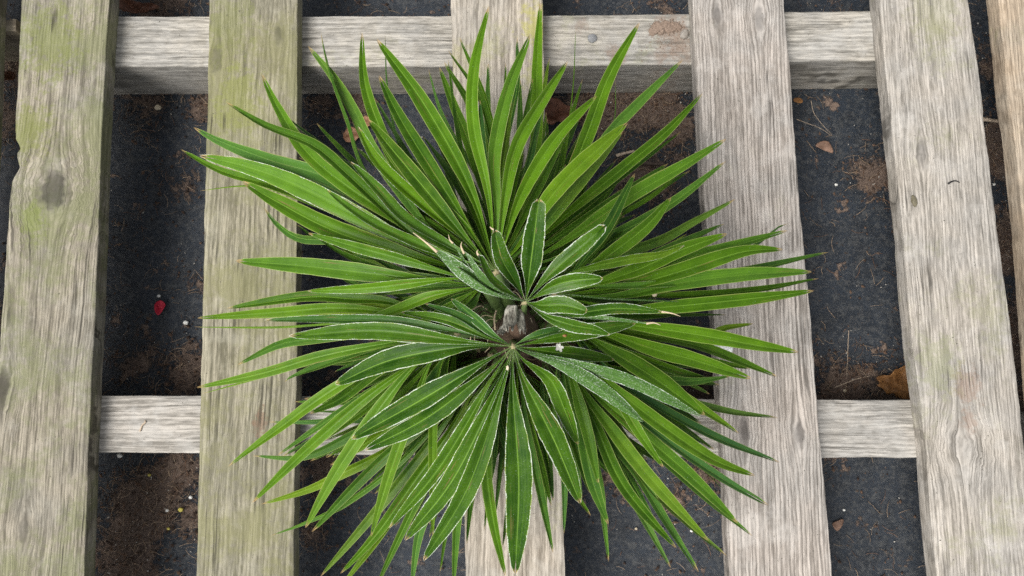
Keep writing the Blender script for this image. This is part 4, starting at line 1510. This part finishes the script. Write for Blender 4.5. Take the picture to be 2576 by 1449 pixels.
def fibres(name, count, lmin, lmax, r0, mat, label):
    V, F = [], []
    for _ in range(count):
        p = spot()
        a = prng.uniform(0, 2 * math.pi)
        L = prng.uniform(lmin, lmax)
        bend = prng.uniform(-1.6, 1.6)
        z = prng.uniform(.0006, .0035)
        segs = 5
        path = []
        q = p.copy()
        for i in range(segs + 1):
            t = i / segs
            path.append(Vector((q.x, q.y, z + .002 * math.sin(math.pi * t) * prng.random())))
            aa = a + bend * t
            q = q + Vector((math.cos(aa), math.sin(aa), 0)) * (L / segs)
        v, f = tube(path, [r0 * prng.uniform(.6, 1.3)] * (segs + 1), 3)
        o0 = len(V)
        V += v
        F += [tuple(i + o0 for i in ff) for ff in f]
    o = link(name, mesh(name, V, F), None, mat)
    return tag(o, label, 'litter', None, 'stuff')


def crumbs(name, count, smin, smax, mat, label):
    V, F = [], []
    base = [Vector(q) for q in ((1, 0, 0), (-1, 0, 0), (0, 1, 0), (0, -1, 0), (0, 0, 1), (0, 0, -.5))]
    tri = [(0, 2, 4), (2, 1, 4), (1, 3, 4), (3, 0, 4), (2, 0, 5), (1, 2, 5), (3, 1, 5), (0, 3, 5)]
    for _ in range(count):
        p = spot()
        s = smin + (smax - smin) * prng.random() ** 2.5
        rot = Matrix.Rotation(prng.uniform(0, 6.3), 3, 'Z')
        st = prng.uniform(.6, 1.9)
        o0 = len(V)
        for b in base:
            q = rot @ Vector((b.x * s * st * prng.uniform(.6, 1.2), b.y * s * prng.uniform(.6, 1.2), b.z * s * .7))
            V.append(Vector((p.x, p.y, .0006)) + q)
        F += [tuple(i + o0 for i in t) for t in tri]
    o = link(name, mesh(name, V, F, False), None, mat)
    return tag(o, label, 'litter', None, 'stuff')


PEAT = plain('peat_crumb', (0.11, 0.068, 0.045), .95, .6, 160, .5)
PEATD = plain('peat_crumb_dark', (0.045, 0.028, 0.02), .95, .6, 160, .5)
FIBL = plain('pale_fibre', (0.34, 0.25, 0.17), .85, .4, 120, .2)
FIBD = plain('brown_fibre', (0.16, 0.09, 0.055), .85, .4, 120, .2)
GRIT = plain('pale_grit', (0.42, 0.40, 0.36), .85, .3, 120, .2)
crumbs('peat_crumbs', 6500, .0004, .0022, PEAT, 'loose brown peat crumbs strewn over the fabric')
crumbs('peat_crumbs', 4000, .0004, .0026, PEATD, 'dark peat crumbs strewn over the fabric')
crumbs('fine_grit', 2200, .0003, .0011, GRIT, 'fine pale grit strewn over the fabric')
fibres('peat_fibres', 2200, .006, .022, .00026, FIBL, 'pale dry root fibres among the peat')
fibres('peat_fibres', 1800, .005, .020, .00028, FIBD, 'brown peat fibres matted on the fabric')
